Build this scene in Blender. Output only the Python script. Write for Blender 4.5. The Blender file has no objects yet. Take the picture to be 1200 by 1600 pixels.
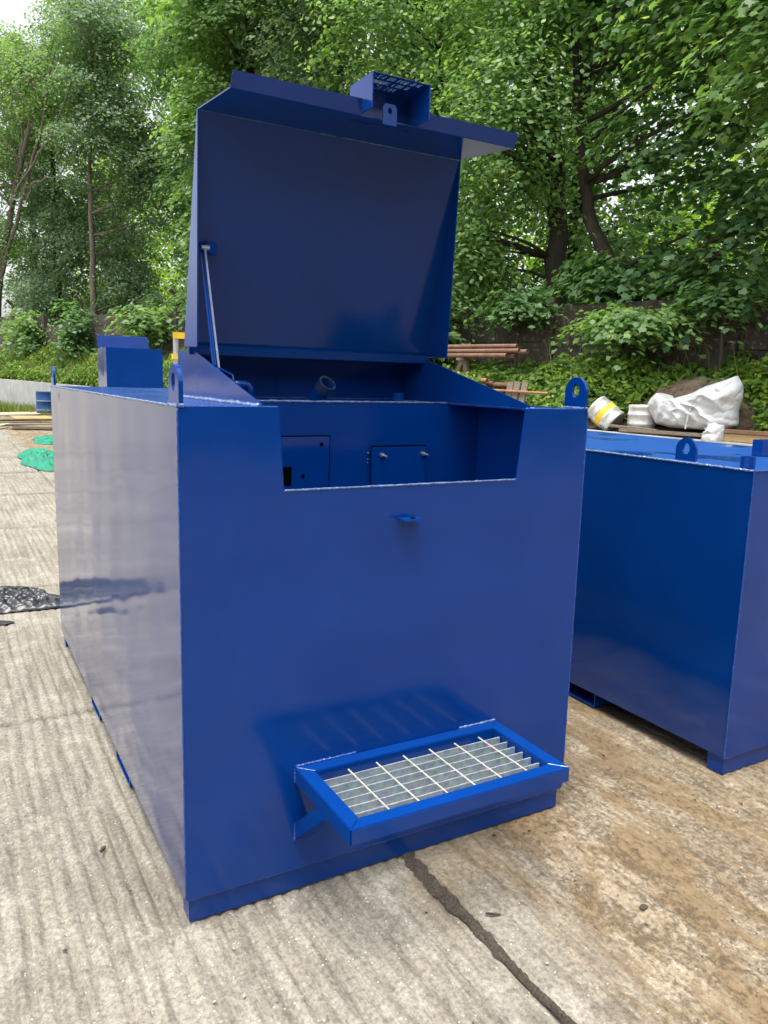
import bpy, bmesh, math, random
import numpy as np
from mathutils import Vector, Matrix

scene = bpy.context.scene
COL = scene.collection
random.seed(7)
rng = np.random.default_rng(11)
R = math.radians

# ------------------------------------------------------------------ camera
CAM = Vector((-0.5085, -1.9595, 1.5282))
YAW, PITCH, ROLL, FPX = 0.51579, 0.16808, 0.02692, 1213.4
cam = bpy.data.cameras.new('camera')
cam_o = bpy.data.objects.new('camera', cam)
COL.objects.link(cam_o)
fw = Vector((math.sin(YAW) * math.cos(PITCH), math.cos(YAW) * math.cos(PITCH), -math.sin(PITCH)))
rt = Vector((math.cos(YAW), -math.sin(YAW), 0))
up = rt.cross(fw)
rt2 = math.cos(ROLL) * rt + math.sin(ROLL) * up
up2 = -math.sin(ROLL) * rt + math.cos(ROLL) * up
cam_o.matrix_world = Matrix(((rt2.x, up2.x, -fw.x, CAM.x), (rt2.y, up2.y, -fw.y, CAM.y),
                             (rt2.z, up2.z, -fw.z, CAM.z), (0, 0, 0, 1)))
cam.sensor_fit = 'HORIZONTAL'
cam.sensor_width = 36
cam.lens = FPX / 1200 * 36
cam.clip_end = 2000
cam.clip_start = 0.05
scene.camera = cam_o

# ------------------------------------------------------------------ world, sun, exposure
SUN_EL, SUN_AZ = R(77), R(-125)          # azimuth measured from +Y towards +X
world = bpy.data.worlds.new('World')
scene.world = world
world.use_nodes = True
wn = world.node_tree.nodes
wl = world.node_tree.links
wn.clear()
sky = wn.new('ShaderNodeTexSky')
sky.sky_type = 'NISHITA'
sky.sun_disc = False
sky.sun_elevation = SUN_EL
sky.sun_rotation = SUN_AZ
sky.air_density = 1.0
sky.dust_density = 4.0
sky.ozone_density = 1.0
hsv = wn.new('ShaderNodeHueSaturation')
hsv.inputs['Saturation'].default_value = 0.2
bg = wn.new('ShaderNodeBackground')
bg.inputs['Strength'].default_value = 0.15
wo = wn.new('ShaderNodeOutputWorld')
wl.new(sky.outputs[0], hsv.inputs['Color'])
wl.new(hsv.outputs[0], bg.inputs['Color'])
wl.new(bg.outputs[0], wo.inputs['Surface'])

sun = bpy.data.lights.new('sun', 'SUN')
sun.energy = 1.6
sun.angle = R(30)
sun.color = (1.0, 0.95, 0.86)
sun_o = bpy.data.objects.new('sun', sun)
COL.objects.link(sun_o)
sd = Vector((math.sin(SUN_AZ) * math.cos(SUN_EL), math.cos(SUN_AZ) * math.cos(SUN_EL), math.sin(SUN_EL)))
sun_o.rotation_euler = sd.to_track_quat('Z', 'Y').to_euler()
sun_o.location = (0, 0, 30)

scene.view_settings.view_transform = 'Standard'
scene.view_settings.look = 'None'
scene.view_settings.gamma = 1
scene.view_settings.use_curve_mapping = False
scene.view_settings.exposure = 1.22
scene.cycles.max_bounces = 6
scene.cycles.diffuse_bounces = 3
scene.cycles.glossy_bounces = 3
scene.cycles.transmission_bounces = 3
scene.cycles.use_adaptive_sampling = True
scene.cycles.adaptive_threshold = 0.02

# ------------------------------------------------------------------ helpers: materials
def mat(name):
    m = bpy.data.materials.new(name)
    m.use_nodes = True
    nt = m.node_tree
    return m, nt, nt.nodes['Principled BSDF']

def N(nt, kind, **kw):
    n = nt.nodes.new(kind)
    for k, v in kw.items():
        if k in n.inputs:
            n.inputs[k].default_value = v
        else:
            setattr(n, k, v)
    return n

def noise(nt, vec, scale, detail=4, rough=0.6, dist=0.0):
    n = N(nt, 'ShaderNodeTexNoise')
    n.inputs['Scale'].default_value = scale
    n.inputs['Detail'].default_value = detail
    n.inputs['Roughness'].default_value = rough
    n.inputs['Distortion'].default_value = dist
    if vec is not None:
        nt.links.new(vec, n.inputs['Vector'])
    return n.outputs['Fac']

def ramp(nt, fac, stops):
    r = N(nt, 'ShaderNodeValToRGB')
    e = r.color_ramp.elements
    while len(e) < len(stops):
        e.new(0.5)
    for i, (p, c) in enumerate(stops):
        e[i].position = p
        e[i].color = (c, c, c, 1) if isinstance(c, (int, float)) else (*c, 1)
    nt.links.new(fac, r.inputs['Fac'])
    return r.outputs['Color']

def mix(nt, fac, a, b, mode='MIX'):
    n = N(nt, 'ShaderNodeMix', data_type='RGBA', blend_type=mode)
    for i, v in ((0, fac), (6, a), (7, b)):
        if isinstance(v, (int, float)):
            n.inputs[i].default_value = v if i == 0 else (v, v, v, 1)
        elif isinstance(v, tuple):
            n.inputs[i].default_value = (*v, 1)
        else:
            nt.links.new(v, n.inputs[i])
    return n.outputs[2]

def math_n(nt, op, a, b=None):
    n = N(nt, 'ShaderNodeMath', operation=op)
    for i, v in ((0, a), (1, b)):
        if v is None:
            continue
        if isinstance(v, (int, float)):
            n.inputs[i].default_value = v
        else:
            nt.links.new(v, n.inputs[i])
    return n.outputs[0]

def mapping(nt, scale=(1, 1, 1), obj=False, rot=(0, 0, 0)):
    if obj:
        v = N(nt, 'ShaderNodeTexCoord').outputs['Object']
    else:
        v = N(nt, 'ShaderNodeNewGeometry').outputs['Position']
    mp = N(nt, 'ShaderNodeMapping')
    mp.inputs['Scale'].default_value = scale
    mp.inputs['Rotation'].default_value = rot
    nt.links.new(v, mp.inputs['Vector'])
    return mp.outputs[0]

def bump(nt, bsdf, height, strength=0.5, distance=0.01, prev=None):
    b = N(nt, 'ShaderNodeBump')
    b.inputs['Strength'].default_value = strength
    b.inputs['Distance'].default_value = distance
    nt.links.new(height, b.inputs['Height'])
    if prev is not None:
        nt.links.new(prev, b.inputs['Normal'])
    nt.links.new(b.outputs[0], bsdf.inputs['Normal'])
    return b.outputs[0]

def blue_paint(name, base=(0.001, 0.039, 0.232), rough=0.14, wobble=0.010, wob_scale=1.6, coat=0.0, spec=0.36):
    m, nt, b = mat(name)
    pos = mapping(nt)
    big = noise(nt, pos, 3.0, 3)
    col = mix(nt, ramp(nt, big, [(0.35, 0.0), (0.7, 1.0)]), tuple(c * 0.92 for c in base), tuple(c * 1.07 for c in base))
    dust = ramp(nt, noise(nt, pos, 42, 5, 0.7), [(0.66, 0.0), (0.80, 1.0)])
    dmask = ramp(nt, noise(nt, pos, 1.3, 2), [(0.45, 0.0), (0.75, 0.35)])
    dfac = math_n(nt, 'MULTIPLY', dust, dmask)
    col = mix(nt, dfac, col, (0.16, 0.2, 0.3))
    nt.links.new(col, b.inputs['Base Color'])
    rr = ramp(nt, noise(nt, pos, 6, 4), [(0.3, rough * 0.85), (0.7, rough * 1.25)])
    nt.links.new(rr, b.inputs['Roughness'])
    b.inputs['Specular IOR Level'].default_value = spec
    b.inputs['Coat Weight'].default_value = coat
    b.inputs['Coat Roughness'].default_value = rough * 0.9
    n1 = bump(nt, b, noise(nt, pos, wob_scale, 2, 0.5), 1.0, wobble)
    bump(nt, b, noise(nt, pos, 230, 2), 0.03, 0.001, n1)
    nt.links.new(n1.node.outputs[0], b.inputs['Coat Normal'])
    return m

def simple(name, col, rough=0.6, metal=0.0, var=0.15, scale=8, bmp=0.0, bscale=60, stretch=(1, 1, 1)):
    m, nt, b = mat(name)
    pos = mapping(nt, stretch)
    f = noise(nt, pos, scale, 5, 0.65)
    c = mix(nt, ramp(nt, f, [(0.3, 0.0), (0.7, 1.0)]), tuple(x * (1 - var) for x in col), tuple(min(1, x * (1 + var)) for x in col))
    nt.links.new(c, b.inputs['Base Color'])
    b.inputs['Roughness'].default_value = rough
    b.inputs['Metallic'].default_value = metal
    if bmp:
        bump(nt, b, noise(nt, pos, bscale, 5, 0.7), bmp, 0.01)
    return m

M = {}
M['blue'] = blue_paint('blue_enamel')
M['blue_side'] = blue_paint('blue_enamel_sheet', base=(0.001, 0.032, 0.18), wobble=0.022, wob_scale=1.15, rough=0.10, coat=0.4, spec=0.5)
M['blue_lid'] = blue_paint('blue_enamel_lid', base=(0.001, 0.038, 0.19), wobble=0.006, spec=0.28)
M['blue_top'] = blue_paint('blue_enamel_top', rough=0.26, wobble=0.012, wob_scale=6, spec=0.5)
M['weld'] = simple('painted_weld', (0.02, 0.07, 0.3), 0.18, 0, 0.3, 60)
M['weld_lit'] = simple('highlit_weld', (0.13, 0.20, 0.38), 0.2, 0.2, 0.6, 70)  # white bead highlights are put into this paler weld colour
M['bolt'] = simple('zinc_bolt', (0.75, 0.76, 0.75), 0.28, 0.9, 0.15, 90)
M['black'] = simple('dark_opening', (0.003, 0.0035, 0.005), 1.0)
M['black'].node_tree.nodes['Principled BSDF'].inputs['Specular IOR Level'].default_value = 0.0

def galv():
    m, nt, b = mat('galvanised_steel')
    pos = mapping(nt, (1, 1, 1))
    v = N(nt, 'ShaderNodeTexVoronoi')
    v.inputs['Scale'].default_value = 90
    nt.links.new(pos, v.inputs['Vector'])
    c = mix(nt, ramp(nt, noise(nt, pos, 35, 5, 0.7), [(0.35, 0.0), (0.65, 1.0)]), (0.24, 0.31, 0.37), (0.40, 0.48, 0.54))
    c = mix(nt, 0.12, c, v.outputs['Color'], 'OVERLAY')
    rust = ramp(nt, noise(nt, pos, 14, 6, 0.75), [(0.62, 0.0), (0.72, 0.7)])
    c = mix(nt, rust, c, (0.40, 0.30, 0.19))
    nt.links.new(c, b.inputs['Base Color'])
    b.inputs['Metallic'].default_value = 0.35
    b.inputs['Roughness'].default_value = 0.42
    return m
M['galv'] = galv()
M['rod'] = simple('galvanised_rod', (0.58, 0.56, 0.49), .45, .2, .25, 50)
M['grey_steel'] = simple('grey_steel', (0.42, 0.45, 0.47), 0.45, 0.5)

def rust_mat(name, a=(0.15, 0.075, 0.05), c2=(0.25, 0.145, 0.10)):
    m, nt, b = mat(name)
    pos = mapping(nt, (1, 1, 1))
    c = mix(nt, ramp(nt, noise(nt, pos, 9, 6, 0.7), [(0.35, 0.0), (0.65, 1.0)]), a, c2)
    c = mix(nt, ramp(nt, noise(nt, pos, 30, 4, 0.7), [(0.55, 0.0), (0.75, 0.8)]), c, (0.10, 0.05, 0.035))
    nt.links.new(c, b.inputs['Base Color'])
    b.inputs['Roughness'].default_value = 0.8
    return m
M['rust'] = rust_mat('rusty_steel')
M['rust_orange'] = rust_mat('orange_rusty_steel', (0.30, 0.13, 0.065), (0.40, 0.21, 0.12))

def wood_mat(name, a, c2):
    m, nt, b = mat(name)
    pos = mapping(nt, (14, 1.2, 14), obj=True)
    f = noise(nt, pos, 3.5, 6, 0.7, 1.0)
    c = mix(nt, ramp(nt, f, [(0.3, 0.0), (0.7, 1.0)]), a, c2)
    nt.links.new(c, b.inputs['Base Color'])
    b.inputs['Roughness'].default_value = 0.85
    bump(nt, b, f, 0.5, 0.004)
    return m
M['wood_grey'] = wood_mat('weathered_grey_wood', (0.13, 0.10, 0.075), (0.26, 0.21, 0.16))
M['wood_tan'] = wood_mat('tan_wood', (0.30, 0.20, 0.09), (0.48, 0.34, 0.17))
M['wood_pale'] = wood_mat('pale_board', (0.38, 0.31, 0.22), (0.54, 0.46, 0.35))

# ------------------------------------------------------------------ helpers: meshes
def link(name, me, m=None, parent=None, loc=None, smooth=False):
    o = bpy.data.objects.new(name, me)
    if m is not None and not me.materials:
        me.materials.append(m)
    if smooth:
        me.polygons.foreach_set('use_smooth', [True] * len(me.polygons))
    COL.objects.link(o)
    if parent is not None:
        o.parent = parent
    if loc is not None:
        o.location = loc
    return o

def tag(o, label=None, cat=None, group=None, kind=None):
    if label: o['label'] = label
    if cat: o['category'] = cat
    if group: o['group'] = group
    if kind: o['kind'] = kind
    return o

def empty(name, loc, label, cat, group=None, rz=0):
    o = bpy.data.objects.new(name, None)
    o.empty_display_size = 0.2
    COL.objects.link(o)
    o.location = loc
    o.rotation_euler = (0, 0, rz)
    return tag(o, label, cat, group)

class MB:
    """collects shapes into one mesh"""
    def __init__(self):
        self.v = []; self.f = []
    def add(self, verts, faces):
        n = len(self.v)
        self.v += [tuple(p) for p in verts]
        self.f += [tuple(i + n for i in f) for f in faces]
        return self
    def prism(self, pts, vec):
        pts = [Vector(p) for p in pts]; vec = Vector(vec); n = len(pts)
        nrm = Vector((0, 0, 0))
        for i in range(n):
            nrm += pts[i].cross(pts[(i + 1) % n])
        if nrm.dot(vec) > 0:
            pts = pts[::-1]
        a = pts; b = [p + vec for p in pts]
        fs = [tuple(range(n)), tuple(range(2 * n - 1, n - 1, -1))]
        fs += [((i + 1) % n, i, n + i, n + (i + 1) % n) for i in range(n)]
        return self.add(a + b, fs)
    def box(self, lo, hi):
        x0, y0, z0 = lo; x1, y1, z1 = hi
        return self.prism([(x0, y0, z0), (x1, y0, z0), (x1, y1, z0), (x0, y1, z0)], (0, 0, z1 - z0))
    def bar(self, a, b, w, h, upv=(0, 0, 1)):
        a = Vector(a); b = Vector(b); d = (b - a).normalized()
        s = d.cross(Vector(upv))
        if s.length < 1e-4: s = d.cross(Vector((1, 0, 0)))
        s.normalize(); u = s.cross(d)
        q = [a + s * w / 2 + u * h / 2, a - s * w / 2 + u * h / 2, a - s * w / 2 - u * h / 2, a + s * w / 2 - u * h / 2]
        return self.prism(q, b - a)
    def tube(self, pts, rad, seg=10, caps=True, jitter=0.0):
        pts = [Vector(p) for p in pts]
        rads = rad if isinstance(rad, (list, tuple)) else [rad] * len(pts)
        rings = []; ref = Vector((0.13, 0.31, 0.94))
        for i, p in enumerate(pts):
            d = (pts[min(i + 1, len(pts) - 1)] - pts[max(i - 1, 0)]).normalized()
            s = d.cross(ref)
            if s.length < 1e-3: s = d.cross(Vector((1, 0, 0)))
            s.normalize(); u = s.cross(d)
            rr = rads[i]
            rings.append([p + (s * math.cos(2 * math.pi * k / seg) + u * math.sin(2 * math.pi * k / seg)) * rr * (1 + random.uniform(-jitter, jitter)) for k in range(seg)])
        vs = [q for r_ in rings for q in r_]; fs = []
        for i in range(len(rings) - 1):
            for k in range(seg):
                a = i * seg + k; b = i * seg + (k + 1) % seg
                fs.append((a, b, b + seg, a + seg))
        if caps:
            fs.append(tuple(range(seg - 1, -1, -1)))
            fs.append(tuple((len(rings) - 1) * seg + k for k in range(seg)))
        return self.add(vs, fs)
    def pipe(self, a, b, r0, r1, seg=20):
        """hollow pipe"""
        a = Vector(a); b = Vector(b); d = (b - a).normalized()
        s = d.cross(Vector((0.1, 0.2, 0.97)))
        if s.length < 0.05: s = d.cross(Vector((1, 0, 0)))
        s.normalize(); u = s.cross(d)
        rg = []
        for p, r in ((a, r0), (b, r0), (b, r1), (a, r1)):
            rg.append([p + (s * math.cos(2 * math.pi * k / seg) + u * math.sin(2 * math.pi * k / seg)) * r for k in range(seg)])
        vs = [q for r_ in rg for q in r_]; fs = []
        for i in range(4):
            j = (i + 1) % 4
            for k in range(seg):
                fs.append((i * seg + k, i * seg + (k + 1) % seg, j * seg + (k + 1) % seg, j * seg + k))
        return self.add(vs, fs)
    def lathe(self, prof, seg=32):
        """profile (r,z) round local z"""
        vs = []; fs = []
        for r, z in prof:
            vs += [(r * math.cos(2 * math.pi * k / seg), r * math.sin(2 * math.pi * k / seg), z) for k in range(seg)]
        for i in range(len(prof) - 1):
            for k in range(seg):
                a = i * seg + k; b = i * seg + (k + 1) % seg
                fs.append((a, b, b + seg, a + seg))
        fs.append(tuple(range(seg - 1, -1, -1)))
        fs.append(tuple((len(prof) - 1) * seg + k for k in range(seg)))
        return self.add(vs, fs)
    def mesh(self, name, bevel=0.0, fix=True):
        me = bpy.data.meshes.new(name)
        me.from_pydata(self.v, [], self.f)
        bm = bmesh.new(); bm.from_mesh(me)
        if fix:
            bmesh.ops.recalc_face_normals(bm, faces=bm.faces)
        if bevel:
            ed = [e for e in bm.edges if len(e.link_faces) == 2 and e.calc_face_angle(0) > 0.5]
            bmesh.ops.bevel(bm, geom=ed, offset=bevel, segments=2, affect='EDGES', clamp_overlap=True)
        bm.to_mesh(me); bm.free()
        return me
    def build(self, name, m, parent=None, bevel=0.0, loc=None, smooth=False):
        return link(name, self.mesh(name, bevel), m, parent, loc, smooth)

def weld(path, r=0.0035, step=0.006):
    """lumpy weld bead along a polyline"""
    mb = MB(); pts = [Vector(p) for p in path]; out = []; rad = []
    for a, b in zip(pts[:-1], pts[1:]):
        n = max(2, int((b - a).length / step))
        for i in range(n):
            out.append(a.lerp(b, i / n) + Vector([random.uniform(-1, 1) * r * 0.22 for _ in range(3)]))
            rad.append(r * random.uniform(0.7, 1.25))
    out.append(pts[-1]); rad.append(r)
    return mb.tube(out, rad, 6)

def np_mesh(name, verts, counts, idx):
    """fast mesh from flat numpy arrays (counts: corners per face)"""
    me = bpy.data.meshes.new(name)
    me.vertices.add(len(verts)); me.vertices.foreach_set('co', np.ascontiguousarray(verts, dtype=np.float32).ravel())
    me.loops.add(len(idx)); me.loops.foreach_set('vertex_index', np.ascontiguousarray(idx, dtype=np.int32))
    st = np.concatenate([[0], np.cumsum(counts)[:-1]]).astype(np.int32)
    me.polygons.add(len(counts)); me.polygons.foreach_set('loop_start', st)
    me.update(calc_edges=True)
    return me

def sines(x, y, seed, octaves=5, f0=0.6):
    """smooth pseudo noise, about -1..1"""
    g = np.random.default_rng(seed); out = np.zeros_like(x, dtype=float); amp = 1; tot = 0
    for o in range(octaves):
        for _ in range(3):
            a = g.uniform(0, 2 * math.pi); f = f0 * (1.9 ** o) * g.uniform(0.7, 1.3)
            out += amp * np.sin(f * (x * math.cos(a) + y * math.sin(a)) * 2 * math.pi + g.uniform(0, 6.28)) / 3
        tot += amp; amp *= 0.55
    return out / tot * 1.6

# ------------------------------------------------------------------ frame of the boundary (bank, wall, trees)
NV = Vector((0.9639, 0.2663, 0)); UV = Vector((-0.2663, 0.9639, 0))
def B(n, s, z=0.0):
    p = CAM.xy.to_3d() + NV * n + UV * s
    return Vector((p.x, p.y, z))
BROT = math.atan2(UV.y, UV.x)
EDGE_N, WALL_N = 10.54, 12.4
def edge_z(s): return 0.845 + (s - 5) * 0.0135
def wall_top(s): return 2.93 + (s - 4.6) * 0.028

# ------------------------------------------------------------------ ground
def concrete(name, ribs_bump=False):
    m, nt, b = mat(name)
    geo = N(nt, 'ShaderNodeNewGeometry')
    pos = geo.outputs['Position']
    sep = N(nt, 'ShaderNodeSeparateXYZ'); nt.links.new(pos, sep.inputs[0])
    str_ = mapping(nt, (5.0, 0.55, 1))
    patch = noise(nt, pos, 1.1, 6, 0.68)
    c = mix(nt, ramp(nt, patch, [(0.35, 0.0), (0.68, 1.0)]), (0.225, 0.206, 0.17), (0.335, 0.31, 0.26))
    streak = noise(nt, str_, 2.6, 5, 0.65, 0.4)
    c = mix(nt, ramp(nt, streak, [(0.50, 0.0), (0.72, 0.55)]), c, (0.155, 0.132, 0.102))
    st2 = noise(nt, mapping(nt, (22, 1.6, 1)), 1.0, 6, 0.75, 0.8)
    c = mix(nt, ramp(nt, st2, [(0.46, 0.0), (0.66, 0.75)]), c, (0.125, 0.108, 0.088))
    pale = ramp(nt, noise(nt, pos, 5, 5, 0.7), [(0.52, 0.0), (0.7, 0.5)])
    c = mix(nt, pale, c, (0.45, 0.42, 0.36))
    spots = ramp(nt, noise(nt, pos, 4.5, 5, 0.65), [(0.60, 0.0), (0.72, 0.6)])
    c = mix(nt, spots, c, (0.12, 0.10, 0.085))
    grit = ramp(nt, noise(nt, pos, 75, 4, 0.75), [(0.3, 0.5), (0.7, 1.38)])
    c = mix(nt, 1.0, c, grit, 'MULTIPLY')
    vor = N(nt, 'ShaderNodeTexVoronoi'); vor.inputs['Scale'].default_value = 60
    nt.links.new(pos, vor.inputs['Vector'])
    fleck = ramp(nt, vor.outputs['Distance'], [(0.12, 0.75), (0.2, 0.0)])
    fm = math_n(nt, 'MULTIPLY', fleck, ramp(nt, noise(nt, pos, 22, 2), [(0.52, 0.0), (0.6, 0.9)]))
    c = mix(nt, fm, c, (0.72, 0.70, 0.64))
    # brown mud trodden into the slabs on the right
    wob = noise(nt, mapping(nt, (1, 0.5, 1)), 2.2, 4, 0.6)
    edge = math_n(nt, 'ADD', sep.outputs['X'], math_n(nt, 'MULTIPLY', math_n(nt, 'SUBTRACT', wob, 0.5), 0.9))
    mz = ramp(nt, math_n(nt, 'MULTIPLY', math_n(nt, 'SUBTRACT', edge, 0.72), 1.3), [(0.05, 0.0), (0.42, 1.0)])
    mudn = noise(nt, mapping(nt, (2.3, 0.9, 1)), 1.9, 7, 0.72, 1.0)
    mud = math_n(nt, 'MULTIPLY', mz, ramp(nt, mudn, [(0.45, 0.0), (0.57, 0.85)]))
    mc = mix(nt, noise(nt, pos, 18, 5, 0.7), (0.085, 0.06, 0.036), (0.26, 0.20, 0.125))
    c = mix(nt, mud, c, mc)
    tint = math_n(nt, 'MULTIPLY', mz, 0.6)
    c = mix(nt, tint, c, (1.25, 1.09, 0.85), 'MULTIPLY')
    crumb = math_n(nt, 'MULTIPLY', mz, ramp(nt, math_n(nt, 'MULTIPLY', noise(nt, mapping(nt, (1.1, 0.9, 1)), 48, 8, 0.8), math_n(nt, 'ADD', noise(nt, mapping(nt, (2.6, 0.8, 1)), 3.0, 5, 0.7), 0.5)), [(0.50, 0.0), (0.62, 0.6)]))
    c = mix(nt, crumb, c, (0.07, 0.05, 0.03))
    nt.links.new(c, b.inputs['Base Color'])
    b.inputs['Roughness'].default_value = 0.9
    b.inputs['Specular IOR Level'].default_value = 0.25
    h = math_n(nt, 'ADD', noise(nt, pos, 110, 5, 0.75), math_n(nt, 'MULTIPLY', noise(nt, pos, 24, 4, 0.7), 1.5))
    n1 = bump(nt, b, h, 0.7, 0.004)
    bump(nt, b, crumb, 0.6, 0.006, n1)
    return m
M['concrete'] = concrete('ribbed_concrete')
M['filler'] = simple('old_joint_filler', (0.085, 0.07, 0.052), 0.95, 0, 0.75, 140, 1.0, 160)

g = MB()
g.add([(-150, -150, -0.03), (250, -150, -0.03), (250, 350, -0.03), (-150, 350, -0.03)], [(0, 1, 2, 3)])
ground = tag(g.build('ground', M['concrete']), kind='structure')

JX = 0.73; SW = 4.5; JY = 1.65; SL = 2.37
def slab(cx, ry):
    x0 = JX + cx * SW + 0.010; x1 = JX + (cx + 1) * SW - 0.010
    y0 = JY + ry * SL + 0.008; y1 = JY + (ry + 1) * SL - 0.008
    if cx == -1 and ry == -1: y0 -= SL
    if cx == 0: y0 = -3.6 + (ry + 3) * 2 * SL + 0.008; y1 = -3.6 + (ry + 4) * 2 * SL - 0.008
    near = ry in (-3, -2, -1, 0, 1) and cx in (-1, 0)
    pitch = 0.05
    nx = int((x1 - x0) / pitch * (6 if near else 4))
    ny = (88 if y1 - y0 > 3 else 44) if near else 10
    if cx < -1 or cx > 0:
        nx, ny = 40, 8
    xs = np.linspace(x0, x1, nx); ys = np.linspace(y0, y1, ny)
    X, Y = np.meshgrid(xs, ys)
    amp = 0.0072 * np.clip(0.75 + 0.55 * sines(X, Y, 5, 4, 0.5), 0.12, 1.4)
    amp *= np.clip(0.95 + 0.6 * sines(X * 13, Y * 2.2, 41, 3, 1.0), .25, 1.7)
    if cx >= 0: amp *= 0.45
    wav = sines(X * 0.3, Y * 1.5, 6, 3, 0.4) * 0.008
    ph = (X + wav) / pitch * 2 * np.pi
    Z = -amp * 1.7 * np.clip(0.5 + 0.5 * np.cos(ph), 0, 1) ** 2.2 + 0.0022 * sines(X, Y, 9, 5, 0.6) - 0.0035
    if cx < -1 or cx > 0: Z = Z * 0 - 0.004
    # worn, crumbling rims
    ed = np.minimum(np.minimum(X - x0, x1 - X), np.minimum(Y - y0, y1 - Y))
    rim = 0.02 * (1 + 0.9 * sines(X, Y, 14, 4, 2.5))
    Z -= 0.012 * np.clip(1 - ed / np.maximum(rim, 0.004), 0, 1)
    V = np.stack([X.ravel(), Y.ravel(), Z.ravel()], 1)
    i = np.arange(nx * ny).reshape(ny, nx)
    F = np.stack([i[:-1, :-1], i[:-1, 1:], i[1:, 1:], i[1:, :-1]], -1).reshape(-1, 4)
    # skirt down to the bed
    ring = np.concatenate([i[0, :], i[1:, -1], i[-1, -2::-1], i[-2:0:-1, 0]])
    low = V[ring].copy(); low[:, 2] = -0.06
    n0 = len(V); V = np.concatenate([V, low]); m_ = len(ring); k = np.arange(m_)
    S = np.stack([ring[k], n0 + k, n0 + (k + 1) % m_, ring[(k + 1) % m_]], -1)
    F = np.concatenate([F, S])
    me = np_mesh('slab', V, np.full(len(F), 4), F.ravel())
    return link('slab', me, M['concrete'], ground, smooth=False)
for cx in (-2, -1, 0):
    for ry in range(-3, 6):
        if (cx == -1 and ry == -2) or (cx == 0 and ry > 1): continue
        o = slab(cx, ry)
# dark filler crumbling out of the joint beside the tank
def crack(cx_f, w_f, y0, y1, name):
    V = []; y = y0; k = 7; jl = jr = 1.0
    while y < y1:
        w = w_f(y) * (1 + .15 * math.sin(y * 43) * math.sin(y * 17 + 1)) ; c = cx_f(y)
        jl += (1 - jl) * .35 + random.uniform(-.2, .2); jr += (1 - jr) * .35 + random.uniform(-.2, .2)
        wl_, wr = w * min(2.0, max(.25, jl)), w * min(2.0, max(.25, jr))
        for q in range(k):
            t = q / (k - 1)
            V.append((c - wl_ + (wl_ + wr) * t, y, 0.0015 + (random.uniform(-.002, .0045) if 0 < q < k - 1 else -.008)))
        y += 0.008
    n = len(V) // k
    MB().add(V, [(i * k + q, i * k + q + 1, (i + 1) * k + q + 1, (i + 1) * k + q) for i in range(n - 1) for q in range(k - 1)]).build(name, M['filler'], ground)
crack(lambda y: JX + .006 * math.sin(y * 5.1) + .004 * math.sin(y * 13), lambda y: max(.006, .027 + .032 * min(0, y + .15)), -1.4, 0.6, 'joint_filler')
# ------------------------------------------------------------------ main tank
W, D, H, ZB, T = 1.381, 2.623, 1.45, 0.077, 0.005
tank = empty('storage_tank', (0, 0, 0), 'large glossy blue steel tank with its lid raised and a grated step on its front', 'tank', 'blue steel tanks in the yard')

fp = [(0, 0, ZB), (W, 0, ZB), (W, 0, H), (1.114, 0, H), (1.089, 0, 1.223), (0.288, 0, 1.223), (0.272, 0, H), (0, 0, H)]
MB().prism(fp, (0, T, 0)).build('front_panel', M['blue'], tank, 0.0012)
MB().prism([(0, T + .0005, ZB), (0, D - T - .0005, ZB), (0, D - T - .0005, H), (0, T + .0005, H)], (T, 0, 0)).build('side_panel', M['blue_side'], tank, 0.001)
MB().prism([(W - T, T + .0005, ZB), (W - T, D - T - .0005, ZB), (W - T, D - T - .0005, H), (W - T, T + .0005, H)], (T, 0, 0)).build('side_panel', M['blue_side'], tank, 0.001)
MB().prism([(0, D - T, ZB), (W, D - T, ZB), (W, D - T, H), (0, D - T, H)], (0, T, 0)).build('back_panel', M['blue'], tank, 0.001)
# top sheet in pieces round the lidded opening
mb = MB()
CL, CR, YB = 0.232, 1.15, 0.50
mb.box((T + .001, 0.022, H - 0.006), (CL, D - T - .001, H - 0.001))
mb.box((CR, 0.022, H - 0.006), (W - T - .001, D - T - .001, H - 0.001))
mb.box((CL, YB, H - 0.006), (CR, D - T - .001, H - 0.001))
mb.box((T + .001, T + .001, H - 0.006), (0.2715, 0.022, H - 0.001))
mb.box((1.1145, T + .001, H - 0.006), (W - T - .001, 0.022, H - 0.001))
mb.build('top_panel', M['blue_top'], tank)
MB().box((T + .002, T + .002, ZB + 0.001), (W - T - .002, D - T - .002, ZB + 0.006)).build('base_plate', M['blue'], tank)
# compartment behind the notch
RX0, RX1, RZ = 0.09, 1.295, 0.95
MB().box((RX0, YB, RZ), (RX1, YB + T, H - 0.0065)).build('compartment_back', M['blue'], tank)
MB().box((RX0 - T, T + .001, RZ), (RX0 - .0005, YB + T, H - 0.0065)).build('compartment_side', M['blue'], tank)
MB().box((RX1 + .0005, T + .001, RZ), (RX1 + T, YB + T, H - 0.0065)).build('compartment_side', M['blue'], tank)
MB().box((RX0, T + .001, RZ - T), (RX1, YB, RZ - .0005)).build('compartment_floor', M['blue'], tank)
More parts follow.
